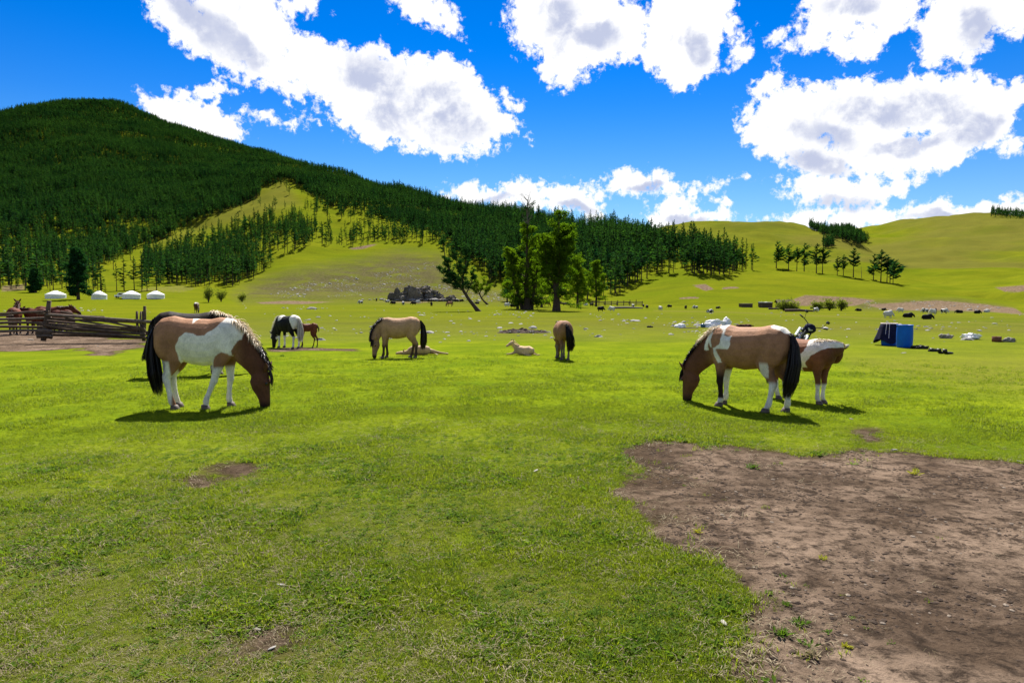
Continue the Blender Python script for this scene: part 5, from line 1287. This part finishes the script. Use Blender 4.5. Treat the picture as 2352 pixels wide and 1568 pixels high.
def log_fence():
    Y0 = 30.6
    def w(px, py, dy=0.):
        x, y, z = ray(px, py); k = (Y0 + dy) / y; return Vector((x * k, y * k, EYE + z * k))
    o0 = Vector((w(200, 776).x, Y0, float(height(w(200, 776).x, Y0)))); e = empty('log_fence', o0, 0, 1, 'rough log fence of stacked crooked rails with tall posts', 'fence')
    r = random.Random(21)
    def log(nm, a, b, ra, rb, dy, n=8):
        ra, rb = (ra * .72, rb * .72) if nm != 'post' else (ra, rb); A, B = w(*a, dy), w(*b, dy); pts = [A.lerp(B, t) + Vector((0, r.uniform(-.03, .03), r.uniform(-.022, .022))) for t in (0, .22, .45, .7, 1)]
        mb = MB(); mb.tube([p - o0 for p in pts], [ra + (rb - ra) * t * r.uniform(.85, 1.1) for t in (0, .22, .45, .7, 1)], n); mb.build(nm, rnd.choice([M_WOOD, M_WOOD, M_WOOD2]), e, True)
    for a, b, rad in (((100, 783), (113, 690), .105), ((331, 782), (332.5, 703), .075), ((317, 770), (314, 714), .06), ((323, 772), (323, 715), .045), ((327, 772), (328.5, 715), .045)): log('post', a, b, rad * 1.05, rad * .85, 0)
    for k, (a, b, ra, rb) in enumerate([((-60, 722), (112, 716), .085, .07), ((-60, 734), (118, 730), .085, .075), ((-60, 742), (110, 741), .09, .075), ((-60, 750), (106, 751), .075, .08), ((-60, 762), (101, 758), .09, .08),
                    ((84, 719), (240, 729), .06, .08), ((106, 721), (349, 739), .085, .10), ((104, 731), (333, 741), .08, .08), ((108, 736), (333, 757), .08, .065), ((104, 743), (349, 763), .085, .07), ((110, 748), (333, 768), .08, .08),
                    ((100, 753), (346, 767), .085, .075), ((98, 760), (334, 774), .09, .085), ((96, 768), (347, 775), .085, .09), ((190, 729), (331, 753), .065, .07), ((150, 730), (335, 761), .06, .05), ((84, 744), (118, 748), .07, .07), ((86, 756), (116, 752), .08, .07)]):
        log('rail', a, b, ra, rb, .17 if k % 2 else -.14)
    for k, (a, b) in enumerate([((-60, 726), (30, 724)), ((140, 716), (205, 729)), ((-60, 748), (60, 750))]): log('rail', a, b, .07, .06, 6.0)
    for k in range(5): log('stacked_log', (84 + rnd.uniform(-3, 3), 758 + k * 4), (118 + rnd.uniform(-3, 6), 759 + k * 4), .09, .085, rnd.uniform(-.25, .25))
M_WOOD2 = simple_mat("weathered wood grey", (.135, .105, .082), .9, .4, 6, .1, .5)
log_fence()

# ------------------------------------------------------------------ yaks and sheep on the plain
YK = [  # px, py, heading, kind, lying, label
    (1380, 715, (1, .1), 'black', 0, 'black yak standing farthest left of the grazing yaks right of the larches'), (1405, 715, (-.8, .6), 'white', 0, 'white yak grazing just right of a black one near the larches'),
    (1454, 706, (-.3, .9), 'pied', 0, 'black and white yak by the far log fence'), (1478, 706, (.2, 1), 'black', 0, 'black yak seen from behind, left one of the close pair'), (1486, 708.5, (-.2, .9), 'black', 0, 'black yak seen from behind, right one of the close pair'),
    (1517, 712.5, (-.35, .9), 'white', 0, 'white yak grazing alone below the green slope'), (1538, 707, (-1, .1), 'black', 0, 'black yak standing side-on right of the lone white yak'), (1575, 710, (0, -1), 'black', 0, 'dark narrow yak seen head-on in the middle of the plain'),
    (1597, 710, (-1, .2), 'pied', 0, 'dark yak with a pale rump beside a resting calf'), (1649, 708.5, (1, .2), 'black', 1, 'black yak lying left of the first shed'), (1630, 718, (.9, .2), 'pied', 1, 'small resting pied yak nearer than its black neighbour'),
    (1874, 717, (.3, -1), 'pied', 0, 'pied yak grazing in front of the willow bushes'), (1972, 714.5, (-1, .1), 'black', 1, 'black yak lying right of the willow bushes'), (2030, 713, (1, .3), 'black', 1, 'small black yak lying below the eroded bank'),
    (2068, 717, (-1, .1), 'white', 0, 'small white yak standing by the foot of the bank'), (2040, 730, (1, .1), 'white', 0, 'shaggy white yak grazing nearest, above the blue barrels'), (2086, 729, (1, -.1), 'black', 1, 'black yak lying right of the shaggy white yak'),
    (2130, 733, (1, 0), 'black', 1, 'largest black yak lying nearest on the right side'), (2124, 718.5, (-1, .1), 'pied', 0, 'pied yak grazing behind the largest lying black yak'), (2147, 720, (.7, .6), 'black', 0, 'black yak standing beside the pied grazing one'),
    (2142, 722, (-.9, -.2), 'white', 0, 'white calf-sized yak behind the largest lying yak'), (2169, 720, (.5, -.8), 'pied', 0, 'pied yak facing the viewer right of the group'), (2203, 719, (-.9, .2), 'black', 1, 'black yak lying with raised head right of the pied one'),
    (2245, 720, (1, .1), 'black', 1, 'black yak lying second from the far right'), (2266, 717, (1, .2), 'white', 1, 'pale yak lying at the far right end'),
    (828, 698, (-1, .1), 'pied', 0, 'pied yak at the left end of the herd below the outcrop'), (865, 691, (0, 1), 'black', 0, 'black yak seen from behind left of the outcrop'), (890, 696, (1, .2), 'pied', 0, 'pied yak grazing beside a big black one'),
    (903, 700, (-1, 0), 'black', 0, 'big black yak side-on below the rocky outcrop'), (926, 701, (-.4, .8), 'pied', 0, 'brownish pied yak seen from behind right of the big black one'), (950, 700.5, (-1, -.1), 'black', 0, 'black yak grazing in front of the outcrop hollow'),
    (960, 697, (1, .1), 'white', 0, 'white yak overlapping the black one below the outcrop'), (968, 694, (1, .3), 'black', 0, 'black yak close under the dark outcrop'), (987, 694.5, (-1, .2), 'black', 0, 'black yak right under the outcrop by a small tree'), (991, 703, (0, -1), 'black', 0, 'small black yak facing the viewer below the outcrop'),
    (1030, 694, (1, 0), 'black', 0, 'black yak behind the far brown horse'), (1048, 694, (-1, 0), 'black', 0, 'black yak left of the leaning tree'), (1060, 694, (1, .1), 'black', 0, 'black yak partly behind the leaning tree limbs'), (1096, 698, (-1, .1), 'black', 1, 'black yak lying between the two leaning trunks'),
    (1165, 705, (1, .1), 'white', 0, 'white yak standing left of the narrow larch'), (1179, 707.5, (1, -.1), 'black', 0, 'black yak standing against the narrow larch trunk'), (1346, 703.5, (-1, .1), 'white', 0, 'white yak between the two larches right of the broad one'), (1359, 703, (1, .1), 'black', 0, 'black yak by the trunk of the second larch')]
for q in YK: yak(q[0], q[1], q[2], q[3], bool(q[4]), q[5], 'yaks grazing and resting on the plain', .80 if q[0] > 1300 else .95)

# ------------------------------------------------------------------ camp things
def lump(name, p, size, mat, label, cat, seed=0, rz=0., amp=.35, parent=None, sub=4, freq=1.6):
    bm = bmesh.new(); bmesh.ops.create_icosphere(bm, subdivisions=sub, radius=1.); co = np.array([v.co[:] for v in bm.verts])
    n = fbm(co[:, 0] * freq + seed, co[:, 1] * freq + co[:, 2] * freq * 1.2, seed, 4); co *= (1 + amp * n)[:, None]; co[:, 2] = np.maximum(co[:, 2], -.35) + .3; co *= np.array(size)
    for v, c in zip(bm.verts, co): v.co = c
    me = bpy.data.meshes.new(name); bm.to_mesh(me); bm.free(); me.materials.append(mat); me.polygons.foreach_set("use_smooth", np.ones(len(me.polygons), bool))
    o = bpy.data.objects.new(name, me); C.objects.link(o); o.location = p; o.rotation_euler = (0, 0, rz); return tag(o, label, cat)
M_BLUE = simple_mat("blue plastic", (.002, .10, .50), .45, .12, 3, .15); M_NAVY = simple_mat("dark navy cloth", (.012, .012, .035), .9, .35, 6, .1, .4); M_SACK = simple_mat("white plastic sack", (.78, .77, .76), .55, .06, 4, .3, .2)
M_BROWNH = simple_mat("brown carpet", (.075, .030, .022), .9, .6, 14, .1, .6); M_PALE = simple_mat("pale pink hem", (.55, .45, .46), .8, .2, 9); M_BLK = simple_mat("black leather", (.012, .012, .013), .5, .3, 12, .4); M_RUST = simple_mat("rusty tin", (.16, .06, .035), .7, .4, 9, .3)
M_DUNG = simple_mat("dry dung and soil", (.060, .044, .034), .98, .7, 5, .05, .9); M_RAG = simple_mat("grey rag", (.24, .22, .19), .9, .3, 8, .1, .4); M_TEAL = simple_mat("blue enamel", (.03, .10, .16), .3, .3, 9, .5); M_RED = simple_mat("red paint", (.30, .02, .02), .35, .1, 5, .5)
M_BONE = simple_mat("pale bone", (.27, .25, .22), .8, .25, 9)
def camp():
    r = random.Random(31)
    def barrel(px, py, h, lb, rz):
        p = at(px, py); e = empty('barrel', p, rz, h / .92, lb, 'barrel', 'blue plastic barrels')
        mb = MB(); mb.lathe([(0, 0), (.25, 0), (.278, .02), (.285, .06), (.292, .12), (.300, .30), (.302, .46), (.300, .62), (.292, .80), (.285, .86), (.285, .88)], 40); mb.build('drum', M_BLUE, e, True)
        mb = MB(); mb.lathe([(.284, .872), (.303, .876), (.305, .905), (.296, .918), (.276, .918), (.272, .89), (0, .888)], 40); mb.build('rim', M_BLUE, e, True)
        for x, y in ((.15, .05), (-.15, .02)):
            mb = MB(); mb.lathe([(.04, .885), (.04, .915), (.0, .917)], 12, x, y); mb.build('bung', M_BLUE, e)
        return e
    b = barrel(2077, 798, .90, 'blue plastic barrel standing uncovered', .3)
    b2 = barrel(2041, 793, .90, 'blue plastic barrel draped with a dark navy cloth', 1.2)
    p = b2.location; mb = MB(); n = 44; rows = [(.0, .925), (.20, .928), (.305, .925), (.325, .86), (.345, .70), (.375, .50), (.41, .32), (.42, .18)]
    cv = []
    for i, (rad, z) in enumerate(rows):
        for k in range(n):
            th = 2 * math.pi * k / n; fold = 1 + (.035 * math.sin(9 * th) + .03 * math.sin(5 * th + 1)) * max(i - 2, 0) / 4
            side = max(0, -math.cos(th)); rr = rad * fold * (1 + .36 * side * max(i - 2, 0) / 5); zz = z if i < 3 else z - .10 * math.sin(3 * th + .6) * (i - 2) / 5 + .12 * max(0, math.cos(th)) * (i - 2) / 5
            cv.append((rr * math.cos(th), rr * math.sin(th), zz * .978))
    cf = [(i * n + k, i * n + (k + 1) % n, (i + 1) * n + (k + 1) % n, (i + 1) * n + k) for i in range(len(rows) - 1) for k in range(n)]
    ce = empty('draped_cloth', p, 0, 1, 'dark navy cloth with a pale hem over the left barrel', 'cloth'); mesh_obj('cloth', cv, cf, M_NAVY, ce, True)
    for th0 in (3.95, 4.25):
        pts = [Vector((math.cos(th0) * q[0] * 1.10 * (1 + .18 * i / 6), math.sin(th0) * q[0] * 1.10, q[1] * .975 + .004)) for i, q in enumerate(rows[2:7])]; mb = MB(); mb.tube(pts, .012, 5); mb.build('hem', M_PALE, ce)
    mb = MB(); mb.tube([(.31 * math.cos(t), .31 * math.sin(t), .905) for t in np.linspace(0, 6.28, 30)], .018, 5); mb.build('hem', M_PALE, ce)
    # sacks and heaps
    p = at(1640, 752); o = lump('white_sack', p, (.86, .5, .46), M_SACK, 'big bulging white sack in front of the brown heap', 'sack', 3, 0, .55)
    p = at(1668, 752); lump('white_sack', p, (.32, .35, .56), M_SACK, 'upright knotted white sack leaning on the big one', 'sack', 6, .3, .5)
    p = at(1563, 752); lump('white_sack', p, (.46, .3, .25), M_SACK, 'small white sack lying alone on the stones', 'sack', 9, .2, .6)
    p = at(1614, 752); e = empty('kettle', p, .4, 1, 'dark blue enamel pot beside the big white sack', 'pot'); mb = MB(); mb.lathe([(0, 0), (.15, 0), (.17, .1), (.15, .25), (.09, .3), (0, .31)], 18); mb.build('pot', M_TEAL, e, True); mb = MB(); mb.tube([(-.14, 0, .22), (-.1, 0, .42), (.1, 0, .42), (.14, 0, .22)], .014, 6); mb.build('handle', M_BLK, e)
    e = empty('carpet_heap', at(1706, 755), .1, 1, 'heap of folded brown carpets behind the tan pinto', 'carpets')
    for k in range(6):
        o = lump('fold', (0, 0, 0), (.36, .28, .11), M_BROWNH, None, None, 20 + k, r.uniform(-.5, .5), .6, None, 3); o.parent = e; o.location = (-.4 + .16 * k, r.uniform(-.1, .1), .10 * (k % 3))
    mb = MB(); p = at(1582, 754); mb.tube([(-.75, 0, .03), (.1, .1, .04), (.75, .05, .03)], [.03, .03, .02], 6); o = mb.build('stick', M_WOODP, None, True); o.location = p; tag(o, 'thin dry stick on the ground left of the big white sack', 'stick')
    for nm, px, py, s, mt, lb, ct, sd_ in (('rag', 1492, 752, (.20, .15, .10), M_NAVY, 'crumpled dark rag among the stones left of the white sacks', 'rag', 1), ('rag', 2172, 777, (.30, .2, .15), M_RAG, 'flat grey rag left of the white hide', 'rag', 2), ('hide', 2228, 779, (.40, .25, .2), M_SACK, 'white hide lying flat on the grass', 'hide', 3),
                                ('rag', 2316, 785, (.30, .2, .16), M_RAG, 'heap of grey rags beside the rusty tin', 'rag', 5), ('rag', 2112, 801, (.26, .16, .10), M_BLK, 'black flat cloth right of the uncovered barrel', 'cloth', 6), ('rag', 2142, 807, (.14, .1, .08), M_BLK, 'tiny dark scrap left of the pair of boots', 'scrap', 7)):
        o = lump(nm, at(px, py), s, mt, lb, ct, sd_, r.uniform(-.3, .3), .9, None, 4, 2.4)
    e = empty('tin_can', at(2289, 785), .2, 1, 'rusty brown tin standing left of the grey rags', 'tin'); mb = MB(); mb.lathe([(0, 0), (.19, 0), (.19, .24), (.17, .25), (.16, .2), (0, .2)], 18); mb.build('can', M_RUST, e, True); mb = MB(); mb.lathe([(.191, .22), (.20, .235), (.191, .25)], 18); mb.build('rim', M_RUST, e)
    e = empty('boots', at(2172, 812), .3, 1, 'pair of low black boots lying on the grass', 'boots'); e.scale = (1.2, 1.2, .6)
    for k, y in ((0, -.09), (1, .1)):
        mb = MB(); mb.tube([(-.12, y, .06), (0, y, .07), (.13, y, .05), (.17, y, .04)], [.055, .06, .05, .02], 10); mb.tube([(-.10, y, .06), (-.13, y + .01, .2), (-.12, y + .02, .28)], [.06, .06, .065], 10); mb.build('boot', M_BLK, e, True)
    # dung mound
    p = at(1200, 764); bm = bmesh.new(); bmesh.ops.create_grid(bm, x_segments=70, y_segments=36, size=1.)
    for v in bm.verts:
        x, y = v.co.x, v.co.y; q = max(0, 1 - (x * x + y * y)); v.co = (x * 1.55 + .25 * y, y * 1.0, q ** .8 * (.22 + .32 * float(fbm(x * 2.5, y * 2.5, 5, 4))) - .06 + (.05 * float(vnoise(x * 12, y * 9, 8)) if q > 0 else 0))
    me = bpy.data.meshes.new('dung_mound'); bm.to_mesh(me); bm.free(); me.materials.append(M_DUNG); o = bpy.data.objects.new('dung_mound', me); C.objects.link(o); o.location = p; tag(o, 'low dark mound of dung and soil behind the lying foal', 'mound')
    for k in range(16):
        o = bpy.data.objects.new('clod', rock_mesh(60 + k % 3)); C.objects.link(o); o.parent = bpy.data.objects['dung_mound']; s = r.uniform(.04, .09); o.scale = (s, s, s); o.location = (r.uniform(-1.3, 1.3), r.uniform(-.8, .4), .08)
    # motorbike, propped up and seen half from the front
    p = at(1821, 806); e = empty('motorbike', p, R(-118), 1, 'dark motorbike with black handlebars behind the tan pinto', 'motorbike'); e.rotation_euler = (R(-30), 0, R(-104)); e.scale = (1.08,) * 3
    for x in (-.62, .66):
        mb = MB(); mb.tube([(x + .27 * math.cos(t), 0, .30 + .27 * math.sin(t)) for t in np.linspace(0, 2 * math.pi, 29)], .045, 8, False); wl = mb.build('wheel', M_RUB, e, True)
        mb = MB(); mb.tube([(x, -.05, .3), (x, .05, .3)], .05, 10)
        for k in range(10): a = k * .628; mb.tube([(x, .03 * (-1) ** k, .3), (x + .25 * math.cos(a), 0, .3 + .25 * math.sin(a))], .005, 4)
        mb.build('hub', M_METAL, wl)
    mb = MB()
    for y in (-.09, .09): mb.tube([(.66, y, .3), (.50, y, .66), (.40, y, .93)], [.028, .024, .022], 8); mb.tube([(-.62, y, .3), (-.1, y, .36), (.1, y, .42)], .02, 6); mb.tube([(-.62, y, .32), (-.42, y, .68)], .022, 6)
    mb.tube([(.42, 0, .86), (.2, 0, .62), (.08, 0, .3), (-.12, 0, .3), (-.2, 0, .6), (-.5, 0, .70)], .024, 8); mb.tube([(.42, 0, .86), (-.25, 0, .68)], .024, 8); mb.build('frame', M_BLK, e, True)
    mb = MB(); mb.box((-.12, -.12, .28), (.16, .12, .45)); mb.tube([(.03, 0, .42), (.08, 0, .66)], .085, 10); mb.build('engine', M_METAL, e)
    fl = Flesh(); fl.loft([((-.1, 0, .76), .05, .07), ((.0, 0, .79), .10, .13), ((.15, 0, .83), .12, .15), ((.28, 0, .86), .10, .12), ((.34, 0, .87), .03, .04)], 14); fl.build('tank', M_NAVY, e, True)
    fl = Flesh(); fl.loft([((-.68, 0, .80), .02, .06), ((-.6, 0, .79), .05, .12), ((-.3, 0, .76), .055, .13), ((-.1, 0, .77), .05, .09), ((-.06, 0, .78), .02, .04)], 14); fl.build('seat', M_BLK, e, True)
    mb = MB(); mb.tube([(.30, -.42, 1.10), (.36, -.30, 1.07), (.42, -.1, .97), (.42, .1, .97), (.36, .30, 1.07), (.30, .42, 1.10)], .014, 8); hb = mb.build('handlebar', M_BLK, e, True)
    for s in (-1, 1):
        mb = MB(); mb.tube([(.335, s * .36, 1.085), (.285, s * .48, 1.115)], .022, 8); mb.build('grip', M_RUB, hb, True)
        mb = MB(); mb.tube([(.35, s * .30, 1.08), (.36, s * .36, 1.26)], .007, 5); mb.lathe([(0, 1.26), (.05, 1.265), (.06, 1.30), (.05, 1.345), (0, 1.35)], 10, .36, s * .37); mb.build('mirror', M_BLK, hb)
    mb = MB(); mb.tube([(.40, 0, .88), (.50, 0, .88), (.54, 0, .88)], [.07, .095, .09], 14); fl = Flesh(); fl.loft([((.30, 0, .80), .10, .16), ((.42, 0, .90), .16, .19), ((.50, 0, .96), .10, .13), ((.52, 0, 1.02), .03, .06)], 12); fl.build('fairing', M_NAVY, e, True); mb2 = MB(); mb2.box((-.05, -.24, .50), (.30, -.20, .78)); mb2.build('side_panel', M_WPAINT, e); hl = mb.build('headlight', M_BLK, e, True); mb = MB(); mb.tube([(.541, 0, .88), (.555, 0, .88)], [.085, .06], 14); mb.build('lens', M_METAL, hl)
    mb = MB(); mb.tube([(.66 + .33 * math.cos(t), 0, .30 + .33 * math.sin(t)) for t in np.linspace(.3, 2.6, 12)], .03, 6, True, 1.6); mb.build('front_mudguard', M_WPAINT, e, True)
    mb = MB(); mb.tube([(-.62 + .34 * math.cos(t), 0, .32 + .34 * math.sin(t)) for t in np.linspace(.6, 2.8, 12)], .03, 6, True, 1.6); mb.build('rear_mudguard', M_NAVY, e, True)
    mb = MB(); mb.tube([(.12, -.13, .34), (-.1, -.17, .22), (-.7, -.17, .30)], [.025, .03, .045], 8); mb.build('exhaust', M_METAL, e, True)
    # pale litter and bone chips lying in the foreground
    for k, (px, py, s, lb) in enumerate([(648, 1346, .035, 'thin white chip on the turf, left of the middle'), (905, 1446, .022, 'grey flat chip near the front of the turf'), (590, 1447, .03, 'pale splinter in the bare spot at the front'), (625, 1490, .025, 'pale chip in front of the bare spot'), (1955, 963, .035, 'small white crumpled paper on the grass near the dirt patch'), (2055, 1035, .05, 'pale bone chip at the far rim of the dirt patch'), (1662, 1432, .04, 'pale stick end at the near edge of the dirt patch'),
                                         (1700, 1358, .018, 'small white pebble at the near left part of the dirt patch'), (1230, 1083, .04, 'pale dry leaf on the turf left of the dirt patch'), (2340, 1060, .03, 'pale chip at the far right end of the dirt patch'), (70, 782, .16, 'white flat stone on the bare ground before the log fence'), (152, 786, .05, 'small white stone right of the flat one by the fence'),
                                         (2075, 812, .10, 'pale stone in front of the draped barrel'), (1945, 775, .12, 'pale stone left of the covered barrel')]):
        o = bpy.data.objects.new('chip' if s < .06 else 'stone', rock_mesh(80 + k, 2, .35)); o.data.materials.clear(); o.data.materials.append(M_BONE); C.objects.link(o); o.location = at(px, py) + Vector((0, 0, s * .25)); s *= .7; o.scale = (s, s * .45, s * .7); o.rotation_euler = (0, .1, k * 1.3); tag(o, lb, 'chip' if s < .06 else 'stone')
camp()

# ------------------------------------------------------------------ turf: blades, clover-like leaves, dry stalks, weeds
def blade_mat(name, c1, c2, trans, tint, rough=.5):
    m, t, b = new_mat(name); oi = t.node('ShaderNodeObjectInfo'); g = t.node('ShaderNodeNewGeometry'); n = t.noise(g.outputs['Position'], 1.1, 3, .6)
    f = t.math('ADD', t.math('MULTIPLY', oi.outputs['Random'], .7), t.math('SUBTRACT', t.math('MULTIPLY', n, 1.2), .35), clamp=True)
    col_ = t.mix(f, c1, c2); t.l.new(col_, b.inputs['Base Color']); b.inputs['Roughness'].default_value = rough; b.inputs['Specular IOR Level'].default_value = .05
    tr = t.node('ShaderNodeBsdfTranslucent'); t.l.new(t.mix(1., col_, tint, 'MULTIPLY'), tr.inputs[0]); mx = t.node('ShaderNodeMixShader'); mx.inputs[0].default_value = trans
    t.l.new(b.outputs[0], mx.inputs[1]); t.l.new(tr.outputs[0], mx.inputs[2]); t.l.new(mx.outputs[0], t.n['Material Output'].inputs[0]); return m
M_BLADE = blade_mat("grass blade", (.095, .155, .010), (.205, .25, .020), .52, (1.3, 1.3, .5)); M_LEAF = blade_mat("broad leaf", (.055, .120, .012), (.130, .200, .020), .45, (1.25, 1.3, .6), .6)
M_STRAW = blade_mat("dry stalk", (.16, .125, .065), (.33, .28, .18), .25, (1, .95, .8)); M_WEED = blade_mat("yellow weed", (.22, .26, .015), (.34, .34, .03), .45, (1.2, 1.1, .5))
def tuft(seed, n, h, spread, w, kind='grass'):
    r = random.Random(seed); v = []; f = []
    for _ in range(n):
        a = r.uniform(0, 6.28); rad = spread * math.sqrt(r.random()); p = Vector((rad * math.cos(a), rad * math.sin(a), -.004)); b = r.uniform(0, 6.28)
        if kind == 'leaf':
            L = h * r.uniform(.6, 1.3); up = r.uniform(.25, .8); d = Vector((math.cos(b), math.sin(b), 0)); s = Vector((-math.sin(b), math.cos(b), r.uniform(-.3, .3))) * w * r.uniform(.7, 1.3); z = Vector((0, 0, L * up))
            o = len(v); v += [p + d * L * .1 + z * .3, p + d * L * .5 + s + z * .8, p + d * L + z, p + d * L * .5 - s + z * .8]; f += [(o, o + 1, o + 2), (o, o + 2, o + 3)]
        else:
            L = h * r.uniform(.5, 1.3); lean = r.uniform(.3, 1.3) if kind == 'grass' else r.uniform(2., 6.); d = Vector((math.cos(b), math.sin(b), 0)); s = Vector((-math.sin(b), math.cos(b), 0)) * w * r.uniform(.7, 1.2)
            q = Vector((0, 0, 1)) + d * lean * .5; q.normalize(); q2 = (Vector((0, 0, .7 if kind == 'grass' else -.1)) + d * lean).normalized()
            m_ = p + q * L * .5; t_ = m_ + q2 * L * .55; t_.z = max(t_.z, .003); o = len(v); v += [p - s, p + s, m_ + s * .8, m_ - s * .8, t_]; f += [(o, o + 1, o + 2), (o, o + 2, o + 3), (o + 3, o + 2, o + 4)]
    return v, f
def src(name, vf, mat): return mesh_obj(name, [tuple(p) for p in vf[0]], vf[1], mat, link=False)
def build_turf():
    T = [src('tuft', tuft(s, 20, .040, .055, .0019), M_BLADE) for s in (1, 2)] + [src('tuft', tuft(3, 16, .030, .05, .0024), M_BLADE), src('leaf', tuft(4, 12, .030, .035, .0085, 'leaf'), M_LEAF), src('leaf', tuft(5, 9, .042, .03, .010, 'leaf'), M_LEAF), src('straw', tuft(6, 7, .075, .06, .0019, 'straw'), M_STRAW), src('straw', tuft(7, 5, .055, .05, .0028, 'straw'), M_STRAW)]
    pts = []
    for r0, r1, dens, sc in ((2.2, 4.2, 3600, .82), (4.2, 6.5, 2100, .92), (6.5, 10, 1100, .9), (10, 15, 340, 1.1), (15, 24, 120, 1.3)):
        area = .94 * 2 * .5 * (r1 * r1 - r0 * r0); n = int(area * dens); az = rng.uniform(-.94, .94, n); r = np.sqrt(rng.uniform(r0 * r0, r1 * r1, n)); X, Y = r * np.sin(az), r * np.cos(az)
        d = sdist(X, Y, DIRT)
        for p in [CORRAL] + SMALL: d = np.maximum(d, sdist(X, Y, p) * (1 if p is CORRAL else 1.))
        d = d + (fbm(X / .9, Y / .9, 51, 4) * .9 + fbm(X / .17, Y / .17, 61, 3) * .22) * .55
        lush = fbm(X / .6, Y / .6, 171, 4); dry = np.clip(fbm(X / 1.7, Y / 1.7, 91, 4) * 1.6 + .15, 0, 1) * np.clip((8 - r) / 5, .12, 1)
        prob = np.clip(.80 + 1.0 * lush - .25 * dry, .60, 1) * np.clip((24 - r) / 14, 0, 1); prob = np.where(d > .03, np.where(d > .6, .002, .03 + .30 * np.exp(-d / .10)), prob); ok = rng.random(n) < prob
        fleck = fbm(X / .30, Y / .30, 201, 4); prob = np.where((fleck > .27) & (r < 9), prob * .12, prob)
        lf = fbm(X / .45, Y / .45, 181, 3); u = rng.random(n)
        vi = np.where(u < .34, 0, np.where(u < .62, 1, 2)); vi = np.where((rng.random(n) < np.clip(.14 + 1.0 * lf, .06, .38)) & (r < 8), 3 + (rng.random(n) < .4), vi)
        st = (rng.random(n) < .13 + .45 * dry) & (r < 9); vi = np.where(st, 5 + (rng.random(n) < .5), vi); vi = np.where((d > .03) & (rng.random(n) < .75), 5 + (rng.random(n) < .5), vi)
        Z = height(X, Y); s = sc * rng.uniform(.6, 1.25, n) * np.clip(.9 + lush, .6, 1.4)
        for i in np.nonzero(ok)[0]: pts.append((X[i], Y[i], Z[i], rng.uniform(0, 6.28), s[i], vi[i], rng.uniform(-.15, .15)))
    o = inst_nodes('grass', pts, T); o['label'] = 'short grazed grass, small leaves and dry stalks covering the foreground'
    print('grass', len(pts))
    # crumbs and clods on the dirt patch
    n = 26000; az = rng.uniform(-.05, .76, n); r = np.sqrt(rng.uniform(2.4 ** 2, 8.5 ** 2, n)); X, Y = r * np.sin(az), r * np.cos(az); d = sdist(X, Y, DIRT); cl = fbm(X / .5, Y / .5, 191, 3)
    ok = (d > .02) & (rng.random(n) < np.clip(.35 + 1.6 * cl, .04, 1)); Z = height(X, Y)
    M_CR = simple_mat("soil crumb", (.055, .040, .030), .95, .5, 40, .05); CS = []
    for k in range(3):
        me = rock_mesh(90 + k, 1, .55, .8); me.materials.clear(); me.materials.append(M_CR); CS.append(bpy.data.objects.new('crumb', me))
    me = rock_mesh(95, 1, .5, .6); me.materials.clear(); me.materials.append(simple_mat("pale grit", (.22, .18, .14), .95, .3, 40, .05)); CS.append(bpy.data.objects.new('crumb', me))
    o = inst_nodes('soil_crumbs', [(X[i], Y[i], Z[i], rng.uniform(0, 6.28), min(.016, float(np.exp(rng.normal(math.log(.0058), .5)))), int(rng.choice([0, 1, 2, 0, 1, 2, 0, 1, 2, 0, 1, 2, 3]))) for i in np.nonzero(ok)[0]], CS); o['label'] = 'loose crumbs of soil and dry dung on the bare dirt patch'
    # weeds rooted in the dirt
    for k, (px, py, s, mt, lb) in enumerate([(1690, 1385, 1.0, M_WEED, 'yellow green weed at the left side of the dirt patch'), (1765, 1362, .8, M_LEAF, 'small green weed right of the yellow green one'), (1808, 1390, .8, M_LEAF, 'small green weed second right of the yellow green one'), (1838, 1432, 1.2, M_LEAF, 'leafy green weed on the near part of the dirt'), (1795, 1457, 1.4, M_LEAF, 'sprawling green weed nearest the turf edge'),
                                             (1866, 1505, 1.3, M_STRAW, 'brownish feathery weed near the bottom of the dirt patch'), (1945, 1485, .8, M_WEED, 'small yellow weed alone on the dark dirt'), (1890, 1283, .8, M_WEED, 'flat yellow green weed in the middle of the dirt patch'), (1602, 1222, 1.0, M_WEED, 'pale green weed by the left rim of the dirt patch'), (1730, 1075, 2.0, M_LEAF, 'bright grass tuft on the far left part of the dirt'),
                                             (2100, 1088, 1.8, M_WEED, 'thin yellowish grass tuft on the far part of the dirt'), (1880, 1045, 2.2, M_LEAF, 'grass tuft at the far rim of the dirt patch'), (1095, 917, 2.4, M_LEAF, 'dark green tuft alone in the middle of the meadow'), (648, 818, 2.6, M_LEAF, 'dark tuft below the black and white mare')]):
        v, f = tuft(200 + k, 26, .055, .05, .010, 'leaf'); v2, f2 = tuft(230 + k, 14, .08, .04, .0025); o = mesh_obj('weed', [tuple(p) for p in v + v2], f + [tuple(i + len(v) for i in q) for q in f2], mt); o.location = at(px, py); s *= .5; o.scale = (s, s, s); tag(o, lb, 'weed')
build_turf()
